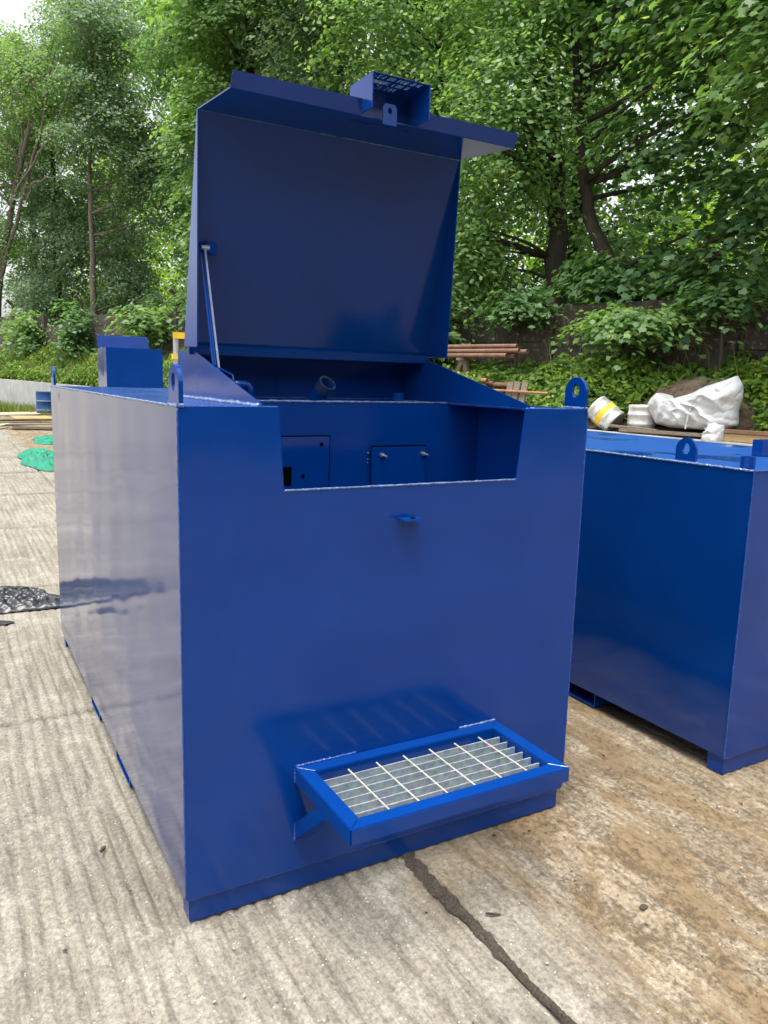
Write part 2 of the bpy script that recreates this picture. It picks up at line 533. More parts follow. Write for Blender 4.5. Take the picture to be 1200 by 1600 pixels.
# skirt and fork pockets
MB().box((0.0116, 0.0109, 0.0), (W - 0.0116, 0.075, ZB - 0.0005)).build('skirt', M['blue'], tank, 0.002)
MB().box((0.0116, D - 0.075, 0.0), (W - 0.0116, D - 0.011, ZB - 0.0005)).build('skirt', M['blue'], tank, 0.002)
for y0, y1 in ((0.82, 1.08), (1.46, 1.67)):
    mb = MB()
    mb.box((0.012, y0, 0.008), (W - 0.03, y1, 0.014))
    mb.box((0.012, y0, 0.014), (W - 0.03, y0 + 0.006, ZB - .0005))
    mb.box((0.012, y1 - 0.006, 0.014), (W - 0.03, y1, ZB - .0005))
    mb.build('fork_pocket', M['blue'], tank)
# cheeks that carry the lid
for x in (CL - 0.004, CR):
    MB().prism([(x, 0.012, H), (x, 0.855, H), (x, 0.855, 1.612), (x, 0.665, 1.612), (x, 0.012, H + 0.006)], (0.004, 0, 0)).build('cheek', M['blue'], tank, 0.0006)
MB().box((CL + .0005, 0.845, H - .0005), (CR - .0005, 0.85, 1.606)).build('housing_back', M['blue'], tank)
MB().box((CL + .0005, 0.70, 1.606), (CR - .0005, 0.85, 1.611)).build('housing_top', M['blue'], tank)
# lifting lugs
def lug(x, y0, w=0.1, h=0.105, t=0.012, z=H, parent=tank):
    mb = MB(); n = 20; outer = []; cy = y0 + w / 2; cz = z + h - w / 2
    outer.append((y0, z)); outer.append((y0 + w, z))
    for i in range(n + 1):
        a = math.pi * i / n
        outer.append((cy + math.cos(a) * w / 2, cz + math.sin(a) * w / 2))
    hole = [(cy + 0.018 * math.cos(2 * math.pi * i / 24), cz + 0.005 + 0.023 * math.sin(2 * math.pi * i / 24)) for i in range(24)]
    bm = bmesh.new()
    def ring(pts, xx): return [bm.verts.new((xx, p[0], p[1])) for p in pts]
    for xx in (x, x + t):
        vo = ring(outer, xx); vh = ring(hole, xx)
        eds = [bm.edges.new((vo[i], vo[(i + 1) % len(vo)])) for i in range(len(vo))] + [bm.edges.new((vh[i], vh[(i + 1) % len(vh)])) for i in range(len(vh))]
        bmesh.ops.triangle_fill(bm, edges=eds, use_beauty=True)
        if xx == x: A, Ah = vo, vh
        else:
            for P, Q in ((A, vo), (Ah, vh)):
                for i in range(len(P)):
                    bm.faces.new((P[i], P[(i + 1) % len(P)], Q[(i + 1) % len(Q)], Q[i]))
    bmesh.ops.recalc_face_normals(bm, faces=bm.faces)
    me = bpy.data.meshes.new('lifting_lug'); bm.to_mesh(me); bm.free()
    o = link('lifting_lug', me, M['blue'], parent)
    weld([(x - .002, y0 + .002, z + .002), (x - .002, y0 + w - .002, z + .002)], 0.0045).build('weld_bead', M['weld_lit' if parent is tank else 'weld'], o)
    weld([(x + t, y0 - .001, z + .002), (x - .001, y0 - .002, z + .002)], 0.005).build('weld_bead', M['weld_lit'], o)
    return o
for x, y in ((0.004, 0.0), (W - 0.016, -0.0), (0.004, D - 0.105), (W - 0.016, D - 0.105)):
    lug(x, y)
# weld beads
for path, r, mm in (
        ([(0.001, 0.001, H), (0.001, D * .5, H), (0.001, D - .01, H)], 0.004, 'weld_lit'),
        ([(0.01, 0.003, H), (0.27, 0.003, H)], 0.0025, 'weld'),
        ([(1.116, 0.003, H), (W - .005, 0.003, H)], 0.003, 'weld'),
        ([(0.289, 0.001, 1.2235), (1.088, 0.001, 1.2235)], 0.0032, 'weld_lit'),
        ([(CL + .005, YB + .001, H), (CR - .004, YB + .001, H)], 0.004, 'weld_lit'),
        ([(CL - .007, 0.03, H + .001), (CL - .008, 0.22, H + .002), (CL - .008, 0.8, H + .002)], 0.007, 'weld_lit'),
        ([(CL + .004, 0.842, H + .002), (CR - .004, 0.842, H + .002)], 0.004, 'weld'),
        ([(CR - .002, 0.02, H + .001), (CR + .006, 0.01, H)], 0.005, 'weld_lit'),
        ([(0.005, 0.004, ZB - .002), (W - .005, 0.004, ZB - .002)], 0.003, 'weld'),
        ([(W, 0.001, 0.12), (W, 0.001, H - .01)], 0.0028, 'weld'),
        ([(0.0005, 0.0005, 0.09), (0.0005, 0.0005, H - .005)], 0.0026, 'weld')):
    weld(path, r).build('weld_bead', M[mm], tank, smooth=True)
for k in range(26):   # brighter spatter lumps on the front corner
    z = 1.43 - abs(random.gauss(0, 0.5)); z = max(0.12, z); l = random.uniform(0.006, 0.03)
    weld([(0, -0.001, z), (0.0, -0.001, z - l)], random.uniform(0.0018, 0.003)).build('weld_bead', M['weld'], tank)

# plates on the compartment wall
mb = MB()
mb.prism([(0.43, YB - .0105, 1.0), (0.652, YB - .006, 1.0), (0.652, YB - .018, 1.331), (0.43, YB - .0225, 1.331)], (0, 0.002, 0))
pl = mb.build('access_plate', M['blue'], tank, 0.0016)
MB().prism([(.428, YB - .008, .998), (.6555, YB - .0035, .998), (.6555, YB - .0155, 1.335), (.428, YB - .020, 1.335)], (0, .003, 0)).build('gap_shade', M['black'], pl)  # black backing that draws a shadow line round the plate edge
def plate_y(x, z): return YB - .0105 + (x - .43) / .222 * .0045 - (z - 1.0) / .331 * .012
for (x, z) in ((0.621, 1.305), (0.554, 1.196)):
    yv = plate_y(x, z)
    MB().tube([(x, yv - .0008, z), (x, yv + .002, z)], 0.0075, 16).build('bolt_hole', M['black'], pl)
MB().prism([(x, plate_y(x, z) - .0008, z) for x, z in ((.47, 1.165), (.511, 1.165), (.511, 1.23), (.47, 1.23))], (0, .003, 0)).build('slot', M['black'], pl)
cv = MB().prism([(0.818, YB - .022, 1.0), (1.046, YB - .022, 1.0), (1.046, YB - .022, 1.291), (0.818, YB - .022, 1.291)], (0, 0.005, 0)).build('cover_plate', M['blue'], tank, 0.001)
MB().box((0.825, YB - .0165, 1.0), (1.0495, YB - .0005, 1.2945)).build('gap_shade', M['black'], cv)  # black backing in place of the shadow along the top and right edges
for (x, z) in ((0.858, 1.262), (1.032, 1.264)):
    mb = MB().tube([(x, YB - .0225, z), (x, YB - .030, z)], 0.0095, 6)
    mb.tube([(x, YB - .030, z), (x + .006, YB - .052, z - .004)], 0.0045, 8)
    mb.build('bolt', M['bolt'], cv)
for z in (1.272, 1.250, 1.238):
    weld([(0.812, YB - .003, z), (0.812, YB - .003, z - .006)], 0.0035).build('weld_bead', M['weld_lit'], tank)

# pipes under the lid
M['pipe_grey'] = simple('blue_grey_steel', (0.06, 0.09, 0.17), 0.22, 0.5, .2, 40)
M['stay'] = simple('stay_rod', (0.20, 0.27, 0.40), 0.25, 0.5, .2, 40)
fpipe = MB().pipe((0.668, 0.665, H - 0.012), (0.690, 0.592, H + 0.060), 0.030, 0.026, 24).build('fill_pipe', M['blue'], tank)
_a = Vector((0.668, 0.665, H - 0.012)); _b = Vector((0.690, 0.592, H + 0.060)); _d = (_b - _a).normalized()
MB().pipe(_b - _d * .028, _b + _d * .006, 0.0325, 0.0275, 28).build('collar', M['pipe_grey'], fpipe)
MB().tube([_b - _d * .03, _b - _d * .026], 0.0274, 24).build('bore', M['black'], fpipe)
MB().pipe((0.99, 0.60, H - .002), (0.99, 0.60, H + 0.032), 0.021, 0.017, 20).build('pipe_socket', M['blue'], tank)
mb = MB().tube([(0.405, 0.60, H - .002), (0.405, 0.60, H + 0.040), (0.398, 0.60, H + .049), (0.385, 0.60, H + .052), (0.33, 0.60, H + .052)], 0.013, 14)
mb.build('elbow_pipe', M['blue'], tank, smooth=True)

# lid
LX0, LX1 = 0.213, 1.167
TOPB = (0.512, 2.316); BOT = (0.697, 1.628); FLO = (0.205, 2.288); LIP = (0.182, 2.326)
lid = MB().prism([(LX0, *BOT), (LX1, *BOT), (LX1, *TOPB), (LX0, *TOPB)], (0, 0.0039, 0.001)).build('lid', M['blue_lid'], tank)
for x in (LX0 - .004, LX1):
    MB().prism([(x, BOT[0] + .003, BOT[1] - .006), (x, 0.548, 1.618), (x, TOPB[0] - .003, TOPB[1] + .0035), (x, TOPB[0] + .0035, TOPB[1] + .0035)], (0.004, 0, 0)).build('side_plate', M['blue'], lid)
flap = MB().prism([(LX0 - .003, TOPB[0] - .0005, TOPB[1] + .0005), (LX1 + .003, TOPB[0] - .0005, TOPB[1] + .0005), (LX1 + .003, *FLO), (LX0 - .003, *FLO)], (0, 0.0003, 0.004)).build('front_flap', M['blue_lid'], lid)
BX0, BX1, BY0, BY1, BZ0, BZ1 = 0.602, 0.797, 0.132, 0.272, 2.292, 2.386
for a, b in ((LX0 - .003, BX0 - .0005), (BX1 + .0005, LX1 + .003)):
    MB().prism([(a, FLO[0], FLO[1]), (b, FLO[0], FLO[1]), (b, *LIP), (a, *LIP)], (0, -0.003, 0.001)).build('flap_lip', M['blue'], lid, 0.0006)
# lock box with letters cut through its upper plate
def lock_box():
    mb = MB(); t = 0.003
    mb.box((BX0, BY0, BZ0), (BX0 + t, BY1, BZ1 - .0005))
    mb.box((BX1 - t, BY0, BZ0), (BX1, BY1, BZ1 - .0005))
    mb.box((BX0 + t, BY1 - t, BZ0), (BX1 - t, BY1, BZ1 - .0005))
    mb.build('lock_box', M['blue'], lid)
    # upper plate as a grid with cut-out strokes; three rows of lettering, mirrored as seen from inside
    nx, ny = 66, 38
    cut = np.zeros((ny, nx), bool)
    g_ = np.random.default_rng(4)
    font = [((0, 0), (0, 4)), ((0, 4), (2, 4)), ((2, 4), (2, 0)), ((0, 2), (2, 2)), ((0, 0), (2, 0))]
    for row, (y0, x_a, x_b) in enumerate(((3, 3, 62), (13, 3, 52), (23, 3, 44))):
        x = x_a
        while x < x_b:
            for (p, q) in font:
                if g_.random() < 0.72:
                    for tt in np.linspace(0, 1, 8):
                        cx_ = int(round(x + p[0] + (q[0] - p[0]) * tt)); cy_ = int(round(y0 + (p[1] + (q[1] - p[1]) * tt) * 1.4))
                        if 1 < cx_ < nx - 2 and 1 < cy_ < ny - 2: cut[cy_, cx_] = True
            x += int(g_.choice([4, 4, 4, 7]))
    cut[:, ::9] &= g_.random((ny, len(range(0, nx, 9)))) < 0.3
    xs = np.linspace(BX0, BX1, nx + 1); ys = np.linspace(BY0, BY1, ny + 1)
    vs = []; fs = []
    for k, z in enumerate((BZ1, BZ1 + 0.0012)):
        for j in range(ny + 1):
            for i in range(nx + 1):
                vs.append((xs[i], ys[j], z))
    st = (nx + 1) * (ny + 1)
    for j in range(ny):
        for i in range(nx):
            if cut[j, i]: continue
            a = j * (nx + 1) + i; q = (a, a + 1, a + nx + 2, a + nx + 1)
            fs.append(q[::-1]); fs.append(tuple(v + st for v in q))
            for (di, dj, e0, e1) in ((-1, 0, 3, 0), (1, 0, 1, 2), (0, -1, 0, 1), (0, 1, 2, 3)):
                ii, jj = i + di, j + dj
                if not (0 <= ii < nx and 0 <= jj < ny) or cut[jj, ii]:
                    fs.append((q[e0], q[e1], q[e1] + st, q[e0] + st))
    MB().add(vs, fs).build('lettered_plate', M['blue'], lid)
lock_box()
# padlock tab with a hole
bm = bmesh.new()
o_ = [(0.664, 2.270), (0.711, 2.270), (0.711, 2.318), (0.703, 2.328), (0.672, 2.328), (0.664, 2.318)]
h_ = [(0.6875 + 0.007 * math.cos(2 * math.pi * i / 16), 2.309 + 0.009 * math.sin(2 * math.pi * i / 16)) for i in range(16)]
prev = None
for yv in (0.1780, 0.1825):
    vo = [bm.verts.new((x, yv, z)) for x, z in o_]; vh = [bm.verts.new((x, yv, z)) for x, z in h_]
    ed = [bm.edges.new((v[i], v[(i + 1) % len(v)])) for v in (vo, vh) for i in range(len(v))]
    bmesh.ops.triangle_fill(bm, edges=ed, use_beauty=True)
    if prev:
        for P, Q in ((prev[0], vo), (prev[1], vh)):
            for i in range(len(P)): bm.faces.new((P[i], P[(i + 1) % len(P)], Q[(i + 1) % len(Q)], Q[i]))
    prev = (vo, vh)
bmesh.ops.recalc_face_normals(bm, faces=bm.faces)
me = bpy.data.meshes.new('lock_tab'); bm.to_mesh(me); bm.free()
link('lock_tab', me, M['blue'], lid)
# folded strip along the hinge edge
MB().prism([(LX0 + .004, 0.690, 1.632), (LX0 + .004, 0.664, 1.625), (LX0 + .004, 0.666, 1.596), (LX0 + .004, 0.692, 1.599)], (LX1 - LX0 - .008, 0, 0)).build('hinge_strip', M['blue_lid'], lid, 0.002)
MB().tube([(LX0 + .02, 0.712, 1.613), (LX1 - .02, 0.712, 1.613)], 0.009, 10).build('hinge_tube', M['blue'], lid)
# stay
br = MB().box((0.252, 0.585, 1.912), (0.292, 0.612, 1.948))
br.build('stay_bracket', M['blue'], lid, 0.003)
MB().tube([(0.236, 0.578, 1.930), (0.262, 0.578, 1.930)], 0.008, 10).build('stay_bolt', M['bolt'], lid)
stay = MB().bar((0.2465, 0.578, 1.936), (0.2475, 0.44, 1.545), 0.0075, 0.006, (1, 0, 0)).build('lid_stay', M['stay'], tank, 0.0015)
MB().bar((0.2405, 0.590, 1.92), (0.2415, 0.47, 1.56), 0.004, 0.011, (1, 0, 0)).build('stay_guide', M['blue'], stay)
mb = MB()
mb.bar((0.244, 0.46, 1.556), (0.244, 0.30, 1.532), 0.004, 0.004); mb.bar((0.244, 0.44, 1.535), (0.244, 0.29, 1.514), 0.004, 0.004)
mb.bar((0.244, 0.30, 1.532), (0.244, 0.292, 1.514), 0.004, 0.004)
mb.build('slotted_guide', M['blue'], tank)
# padlock bracket on the front
brk = MB().prism([(0.645, -0.001, 1.122), (0.716, -0.001, 1.122), (0.712, -0.044, 1.120), (0.649, -0.044, 1.120)], (0, 0, 0.005)).build('padlock_bracket', M['blue'], tank, 0.001)
MB().tube([(0.687, -0.025, 1.1245), (0.687, -0.025, 1.1285)], 0.008, 14).build('bracket_hole', M['black'], brk)

# ---- grated step
SX0, SX1, SY, SZ, ST = 0.325, 1.057, -0.365, 0.405, 0.046
FWb = 0.046
def frame_piece(q):     # mitred rail: q = 4 outline points
    return MB().prism([(x, y, SZ) for x, y in q], (0, 0, -ST))
step = frame_piece([(SX0, -.002), (SX1, -.002), (SX1 - FWb, -.002 - FWb), (SX0 + FWb, -.002 - FWb)]).build('step', M['blue'], tank, 0.0025)
frame_piece([(SX0 - .0, SY), (SX1, SY), (SX1 - FWb, SY + FWb), (SX0 + FWb, SY + FWb)]).build('step_rail', M['blue'], step, 0.0025)
frame_piece([(SX0, SY + .0006), (SX0, -.0026), (SX0 + FWb - .0006, -.002 - FWb), (SX0 + FWb - .0006, SY + FWb)]).build('step_rail', M['blue'], step, 0.0025)
frame_piece([(SX1, SY + .0006), (SX1, -.0026), (SX1 - FWb + .0006, -.002 - FWb), (SX1 - FWb + .0006, SY + FWb)]).build('step_rail', M['blue'], step, 0.0025)
for i in range(6):
    y = -0.090 - i * 0.0388
    MB().box((SX0 + FWb + .004, y - 0.0025, SZ - 0.042), (SX1 - FWb - .004, y + 0.0025, SZ - 0.012)).build('bearing_bar', M['galv'], step, 0.0005)
for i in range(6):
    x = 0.470 + i * 0.0945
    MB().tube([(x, -0.062, SZ - .0125), (x, SY + FWb + .004, SZ - .0125)], 0.0025, 8).build('cross_rod', M['rod'], step)
for x in (SX0, SX1 - 0.0485):
    MB().prism([(x, -0.001, 0.170), (x, -0.001, 0.226), (x, -0.155, SZ - ST - .001), (x, -0.220, SZ - ST - .001)], (0.048, 0, 0)).build('brace', M['blue'], step, 0.002)
weld([(SX0 + .002, -.002, SZ + .002), (SX0 + .2, -.002, SZ + .002)], 0.004).build('weld_bead', M['weld'], step)
weld([(SX1 - .15, -.002, SZ + .002), (SX1 - .004, -.002, SZ + .002)], 0.004).build('weld_bead', M['weld_lit'], step)
for (a, b) in (((SX0, -.002), (SX0 + FWb, -.002 - FWb)), ((SX1, SY), (SX1 - FWb, SY + FWb))):
    weld([(a[0] + (b[0] - a[0]) * .1, a[1] + (b[1] - a[1]) * .1, SZ), (b[0], b[1], SZ)], 0.0014).build('weld_bead', M['weld_lit'], step)
weld([(SX0 + .001, -.003, SZ - .005), (SX0 + .001, -.003, SZ - ST)], 0.004).build('weld_bead', M['weld'], step)
weld([(SX0 + .001, -.003, 0.224), (SX0 + .001, -.003, 0.172)], 0.004).build('weld_bead', M['weld'], step)

# ------------------------------------------------------------------ second tank, right
X2, Y2, W2, D2, H2 = 2.119, -0.124, 1.15, 2.55, 1.23
t2 = empty('storage_tank', (X2, Y2, 0), 'low closed blue tank cut off by the right edge, standing beside the large tank', 'tank', 'blue steel tanks in the yard')
def bx(lo, hi, name, m, par, bev=0.001): return MB().box(lo, hi).build(name, m, par, bev)
bx((0, 0, ZB), (W2, T, H2), 'front_panel', M['blue'], t2)
bx((0, T + .0005, ZB), (T, D2 - T - .0005, H2), 'side_panel', M['blue_side'], t2)
bx((W2 - T, T + .0005, ZB), (W2, D2 - T - .0005, H2), 'side_panel', M['blue_side'], t2)
bx((0, D2 - T, ZB), (W2, D2, H2), 'back_panel', M['blue'], t2)
bx((T + .001, T + .001, ZB + .001), (W2 - T - .001, D2 - T - .001, ZB + .006), 'base_plate', M['blue'], t2)
def wet_top():
    m, nt, b = mat('wet_blue_top')
    pos = mapping(nt)
    c = mix(nt, noise(nt, pos, 8, 5), (0.002, 0.042, 0.22), (0.008, 0.08, 0.33))
    nt.links.new(c, b.inputs['Base Color'])
    wet = ramp(nt, noise(nt, mapping(nt, (1.3, 1.0, 1)), 1.5, 2), [(0.58, 0.0), (0.61, 1.0)])
    b.inputs['Roughness'].default_value = 0.3
    nt.links.new(ramp(nt, wet, [(0.0, 0.36), (1.0, 0.05)]), b.inputs['Roughness'])
    bs = N(nt, 'ShaderNodeBump'); bs.inputs['Distance'].default_value = 0.012
    nt.links.new(noise(nt, mapping(nt, (1, 0.6, 1)), 26, 4, 0.6), bs.inputs['Height'])
    nt.links.new(math_n(nt, 'SUBTRACT', 0.55, math_n(nt, 'MULTIPLY', wet, 0.53)), bs.inputs['Strength'])
    nt.links.new(bs.outputs[0], b.inputs['Normal'])
    b.inputs['Specular IOR Level'].default_value = 0.35
    return m
M['wet_top'] = wet_top()
bx((T + .001, T + .001, H2 - .006), (W2 - T - .001, D2 - T - .001, H2 - .001), 'top_panel', M['wet_top'], t2)
bx((0.012, 0.011, 0), (W2 - .012, 0.085, ZB - .0005), 'skirt', M['blue'], t2, 0.002)
bx((0.012, D2 - .085, 0), (W2 - .012, D2 - .011, ZB - .0005), 'skirt', M['blue'], t2, 0.002)
for y0, y1 in ((0.72, 0.94), (1.60, 1.82)):
    mb = MB()
    mb.box((0.012, y0, 0.004), (W2 - 0.03, y1, 0.010)); mb.box((0.012, y0, 0.010), (W2 - 0.03, y0 + .006, ZB - .0005)); mb.box((0.03, y1 - .006, 0.010), (W2 - 0.03, y1, ZB - .0005))
    mb.build('fork_pocket', M['blue'], t2)
lug(0.004, 0.272, z=H2, h=0.1, parent=t2)
lug(W2 - .016, 0.272, z=H2, h=0.1, parent=t2)
MB().pipe((0.06, 0.075, H2 - .002), (0.06, 0.075, H2 + .045), 0.028, 0.022, 20).build('pipe_socket', M['blue'], t2)
bx((0.605, 0.40, H2 - .0005), (1.0, 0.45, H2 + .075), 'cross_stiffener', M['blue'], t2, 0.003)
for path, r in (([(0, 0.001, H2), (0, D2, H2)], 0.005), ([(0, 0, H2), (W2, 0, H2)], 0.004), ([(0, 0, ZB), (0, 0, H2)], 0.003), ([(0.0, 0.004, ZB - .002), (W2, 0.004, ZB - .002)], 0.003)):
    weld(path, r).build('weld_bead', M['weld_lit'] if r > 0.0045 else M['weld'], t2)

# ------------------------------------------------------------------ third tank, behind left
t3 = empty('storage_tank', (1.87, 11.64, 0), 'distant blue tank with a tilted lid plate, seen over the top of the large tank', 'tank', 'blue steel tanks in the yard')
bx((0, 0, 0.08), (0.92, 0.005, 1.94), 'front_panel', M['blue'], t3)
bx((0, .0055, 0.08), (0.005, 0.80, 1.94), 'side_panel', M['blue_side'], t3)
bx((0.915, .0055, 0.08), (0.92, 0.80, 1.94), 'side_panel', M['blue_side'], t3)
bx((0, .8005, 0.08), (0.92, 0.806, 1.94), 'back_panel', M['blue'], t3)
bx((.006, .006, 1.932), (.914, .80, 1.938), 'top_panel', M['blue_top'], t3)
bx((.01, .01, 0), (.91, .08, .0795), 'skirt', M['blue'], t3)
bx((.01, .72, 0), (.91, .79, .0795), 'skirt', M['blue'], t3)
MB().prism([(-0.05, 0.45, 1.945), (0.80, 0.45, 1.945), (0.78, 0.47, 2.15), (-0.06, 0.47, 2.15)], (0, 0.005, 0.003)).build('lid', M['blue'], t3)
weld([(0, 0, 0.1), (0, 0, 1.94)], 0.004).build('weld_bead', M['weld'], t3)

# ------------------------------------------------------------------ grey and yellow frame behind the main tank
M['yellow'] = simple('yellow_paint', (0.75, 0.50, 0.03), 0.5)
st = empty('barrier_frame', (1.83, 7.06, 0), 'grey steel post frame with yellow bands, behind the raised lid', 'barrier')
for x in (0, 0.62):
    MB().tube([(x, 0, 0.012), (x, 0, 1.99)], 0.03, 14).build('post', M['grey_steel'], st)
    bx((x - .1, -.1, 0), (x + .1, .1, 0.012), 'foot_plate', M['grey_steel'], st)
bx((-0.04, -.04, 1.93), (0.66, -.031, 2.0), 'rail', M['yellow'], st)
bx((-0.042, -.035, 1.70), (0.045, .035, 1.76), 'band', M['yellow'], st)
bx((0.575, -.035, 1.70), (0.662, .035, 1.76), 'band', M['yellow'], st)

# ------------------------------------------------------------------ retaining edge, bank, hillside
S0, S1 = -30.0, 60.0
def leafy_soil(name, a, b_):
    return simple(name, a, 0.95, 0, 0.4, 3, 0.8, 14)
M['soil'] = leafy_soil('bank_soil', (0.055, 0.045, 0.03), None)
M['edge_conc'] = simple('pale_concrete_wall', (0.40, 0.41, 0.40), 0.85, 0, 0.18, 2.5, 0.4, 30)
def strip(name, rows, m, kind='structure', sn=70, seed=3, amp=0.0):
    """sheet swept along the boundary; rows: list of (n, z(s))"""
    ss = np.linspace(S0, S1, sn); V = []
    for i, s in enumerate(ss):
        for j, (n_, zf) in enumerate(rows):
            w = amp * math.sin(s * 1.7 + j * 2.1) * math.sin(s * 0.63 + j) if 0 < j else 0
            V.append(B(n_ + 0.3 * w, s, zf(s) + w))
    k = len(rows)
    F = [(i * k + j, i * k + j + 1, (i + 1) * k + j + 1, (i + 1) * k + j) for i in range(sn - 1) for j in range(k - 1)]
    mb = MB().add(V, F)
    me = mb.mesh(name)
    return tag(link(name, me, m, smooth=True), kind=kind)
strip('bank', [(EDGE_N + .15, lambda s: edge_z(s) - .06), (EDGE_N + .6, lambda s: edge_z(s) + .05), (11.4, lambda s: edge_z(s) + .25), (12.0, lambda s: edge_z(s) + .55), (12.6, lambda s: edge_z(s) + .75), (13.5, lambda s: edge_z(s) + .85)], M['soil'], amp=0.10, sn=200)
strip('hillside', [(13.3, lambda s: edge_z(s) + .7), (16, lambda s: 2.3), (20, lambda s: 3.0), (28, lambda s: 4.2), (45, lambda s: 6.0), (90, lambda s: 6.5)], M['soil'], amp=0.15)
# retaining wall: cast blocks laid end to end
rw = empty('retaining_wall', B(EDGE_N, 12), 'low pale concrete retaining wall along the foot of the weedy bank', 'wall')
ss = S0
while ss < S1:
    l = 3.0; a, b = ss + .006, ss + l - .006
    za, zb_ = edge_z(a), edge_z(b)
    q = [B(EDGE_N, a, -.05), B(EDGE_N, b, -.05), B(EDGE_N, b, zb_), B(EDGE_N, a, za)]
    loc = B(EDGE_N, 12)
    MB().prism([p - loc for p in q], NV * 0.2).build('block', M['edge_conc'], rw, 0.008)
    ss += l

# boundary wall: posts and precast panels
def precast(name):
    m, nt, b = mat(name)
    pos = mapping(nt)
    c = mix(nt, ramp(nt, noise(nt, pos, 1.2, 5, 0.7), [(0.3, 0.0), (0.7, 1.0)]), (0.03, 0.027, 0.024), (0.08, 0.07, 0.058))
    rd = ramp(nt, noise(nt, pos, 0.5, 3), [(0.5, 0.0), (0.68, 0.6)])
    c = mix(nt, rd, c, (0.085, 0.055, 0.04))
    v = ramp(nt, noise(nt, pos, 11, 5, 0.75), [(0.55, 0.0), (0.63, 0.8)])
    c = mix(nt, v, c, (0.24, 0.225, 0.20))
    nt.links.new(c, b.inputs['Base Color']); b.inputs['Roughness'].default_value = 0.95
    bump(nt, b, noise(nt, pos, 20, 6, 0.75), 0.9, 0.02)
    return m
M['precast'] = precast('stained_precast_concrete')
bw = empty('boundary_wall', B(WALL_N, 12), 'dark stained precast concrete panel wall with posts, below the trees', 'wall')
off = B(WALL_N, 12)
PITCH_P = 3.3; RH = 0.365
for i in range(-4, 12):
    s = 4.9 + PITCH_P * i
    zt = wall_top(s); zb0 = edge_z(s) + 0.1
    q = [B(WALL_N - .07, s - .075, zb0), B(WALL_N - .07, s + .075, zb0), B(WALL_N + .07, s + .075, zb0), B(WALL_N + .07, s - .075, zb0)]
    po = MB().prism([p - off for p in q], (0, 0, zt + .06 - zb0)).build('post', M['precast'], bw, 0.012)
    if i in (7, 5, 9):   # cranked top for the wire
        a = B(WALL_N, s, zt + .05) - off; b = a + Vector((0, 0, .35)) + NV * 0.03; c = b + Vector((0, 0, .22)) - NV * 0.25
        MB().tube([a, b, c], 0.06, 6).build('cranked_arm', M['precast'], po)
    s2 = s + PITCH_P
    for r in range(5):
        if (i, r) in ((7, 4), (6, 4)): continue
        ztop = min(zt, wall_top(s)) - (0 if r == 0 else 0) - r * RH
        if i == 7 and r == 0: continue
        j0 = random.uniform(-.006, .006)
        q = [B(WALL_N - .025 + j0, s + .078, ztop - RH + .006), B(WALL_N - .025 + j0, s2 - .078, ztop - RH + .006 + random.uniform(-.004, .004)), B(WALL_N - .025 + j0, s2 - .078, ztop - .003), B(WALL_N - .025 + j0, s + .078, ztop - .003)]
        MB().prism([p - off for p in q], NV * 0.05).build('panel', M['precast'], bw, 0.008)

# ------------------------------------------------------------------ foliage
def leaf_mat(name, cols, rough=0.45, trans=0.5):
    m = bpy.data.materials.new(name); m.use_nodes = True
    nt = m.node_tree; nt.nodes.clear()
    geo = N(nt, 'ShaderNodeNewGeometry')
    r = N(nt, 'ShaderNodeValToRGB'); e = r.color_ramp.elements
    while len(e) < len(cols): e.new(0.5)
    for i, c in enumerate(cols):
        e[i].position = i / (len(cols) - 1); e[i].color = (*c, 1)
    nt.links.new(geo.outputs['Random Per Island'], r.inputs['Fac'])
    c = r.outputs['Color']
    p = N(nt, 'ShaderNodeBsdfPrincipled')
    p.inputs['Roughness'].default_value = rough
    p.inputs['Specular IOR Level'].default_value = 0.4
    nt.links.new(c, p.inputs['Base Color'])
    t = N(nt, 'ShaderNodeBsdfTranslucent')
    nt.links.new(mix(nt, 1.0, c, (1.55, 1.65, 0.65), 'MULTIPLY'), t.inputs['Color'])
    ms = N(nt, 'ShaderNodeMixShader'); ms.inputs[0].default_value = trans
    nt.links.new(p.outputs[0], ms.inputs[1]); nt.links.new(t.outputs[0], ms.inputs[2])
    o = N(nt, 'ShaderNodeOutputMaterial'); nt.links.new(ms.outputs[0], o.inputs['Surface'])
    return m
G1 = [(0.035, 0.075, 0.022), (0.06, 0.12, 0.03), (0.085, 0.16, 0.04), (0.12, 0.20, 0.05)]
M['leaf_maple'] = leaf_mat('maple_leaf', [(0.066, 0.140, 0.065), (0.103, 0.197, 0.091), (0.139, 0.254, 0.117), (0.205, 0.331, 0.140)])
M['leaf_fresh'] = leaf_mat('fresh_leaf', [(0.103, 0.197, 0.086), (0.145, 0.261, 0.109), (0.198, 0.324, 0.133), (0.310, 0.420, 0.156)])
M['leaf_dull'] = leaf_mat('dull_leaf', [(0.090, 0.153, 0.103), (0.130, 0.210, 0.138), (0.172, 0.261, 0.164), (0.224, 0.318, 0.187)])
M['leaf_glow'] = leaf_mat('sunlit_leaf', [(0.16, 0.28, 0.04), (0.22, 0.36, 0.05), (0.30, 0.42, 0.06)], trans=0.55)  # backlit glow of the far leaves is put into the brighter colour
M['leaf_weed'] = leaf_mat('weed_leaf', [(0.065, 0.14, 0.026), (0.11, 0.21, 0.034), (0.16, 0.28, 0.042), (0.30, 0.37, 0.06)])
M['leaf_grass'] = leaf_mat('grass_blade', [(0.07, 0.12, 0.03), (0.11, 0.17, 0.04), (0.17, 0.22, 0.06), (0.28, 0.27, 0.12)])
M['leaf_red'] = leaf_mat('reddish_leaf', [(0.16, 0.05, 0.035), (0.24, 0.09, 0.06), (0.20, 0.12, 0.05)])
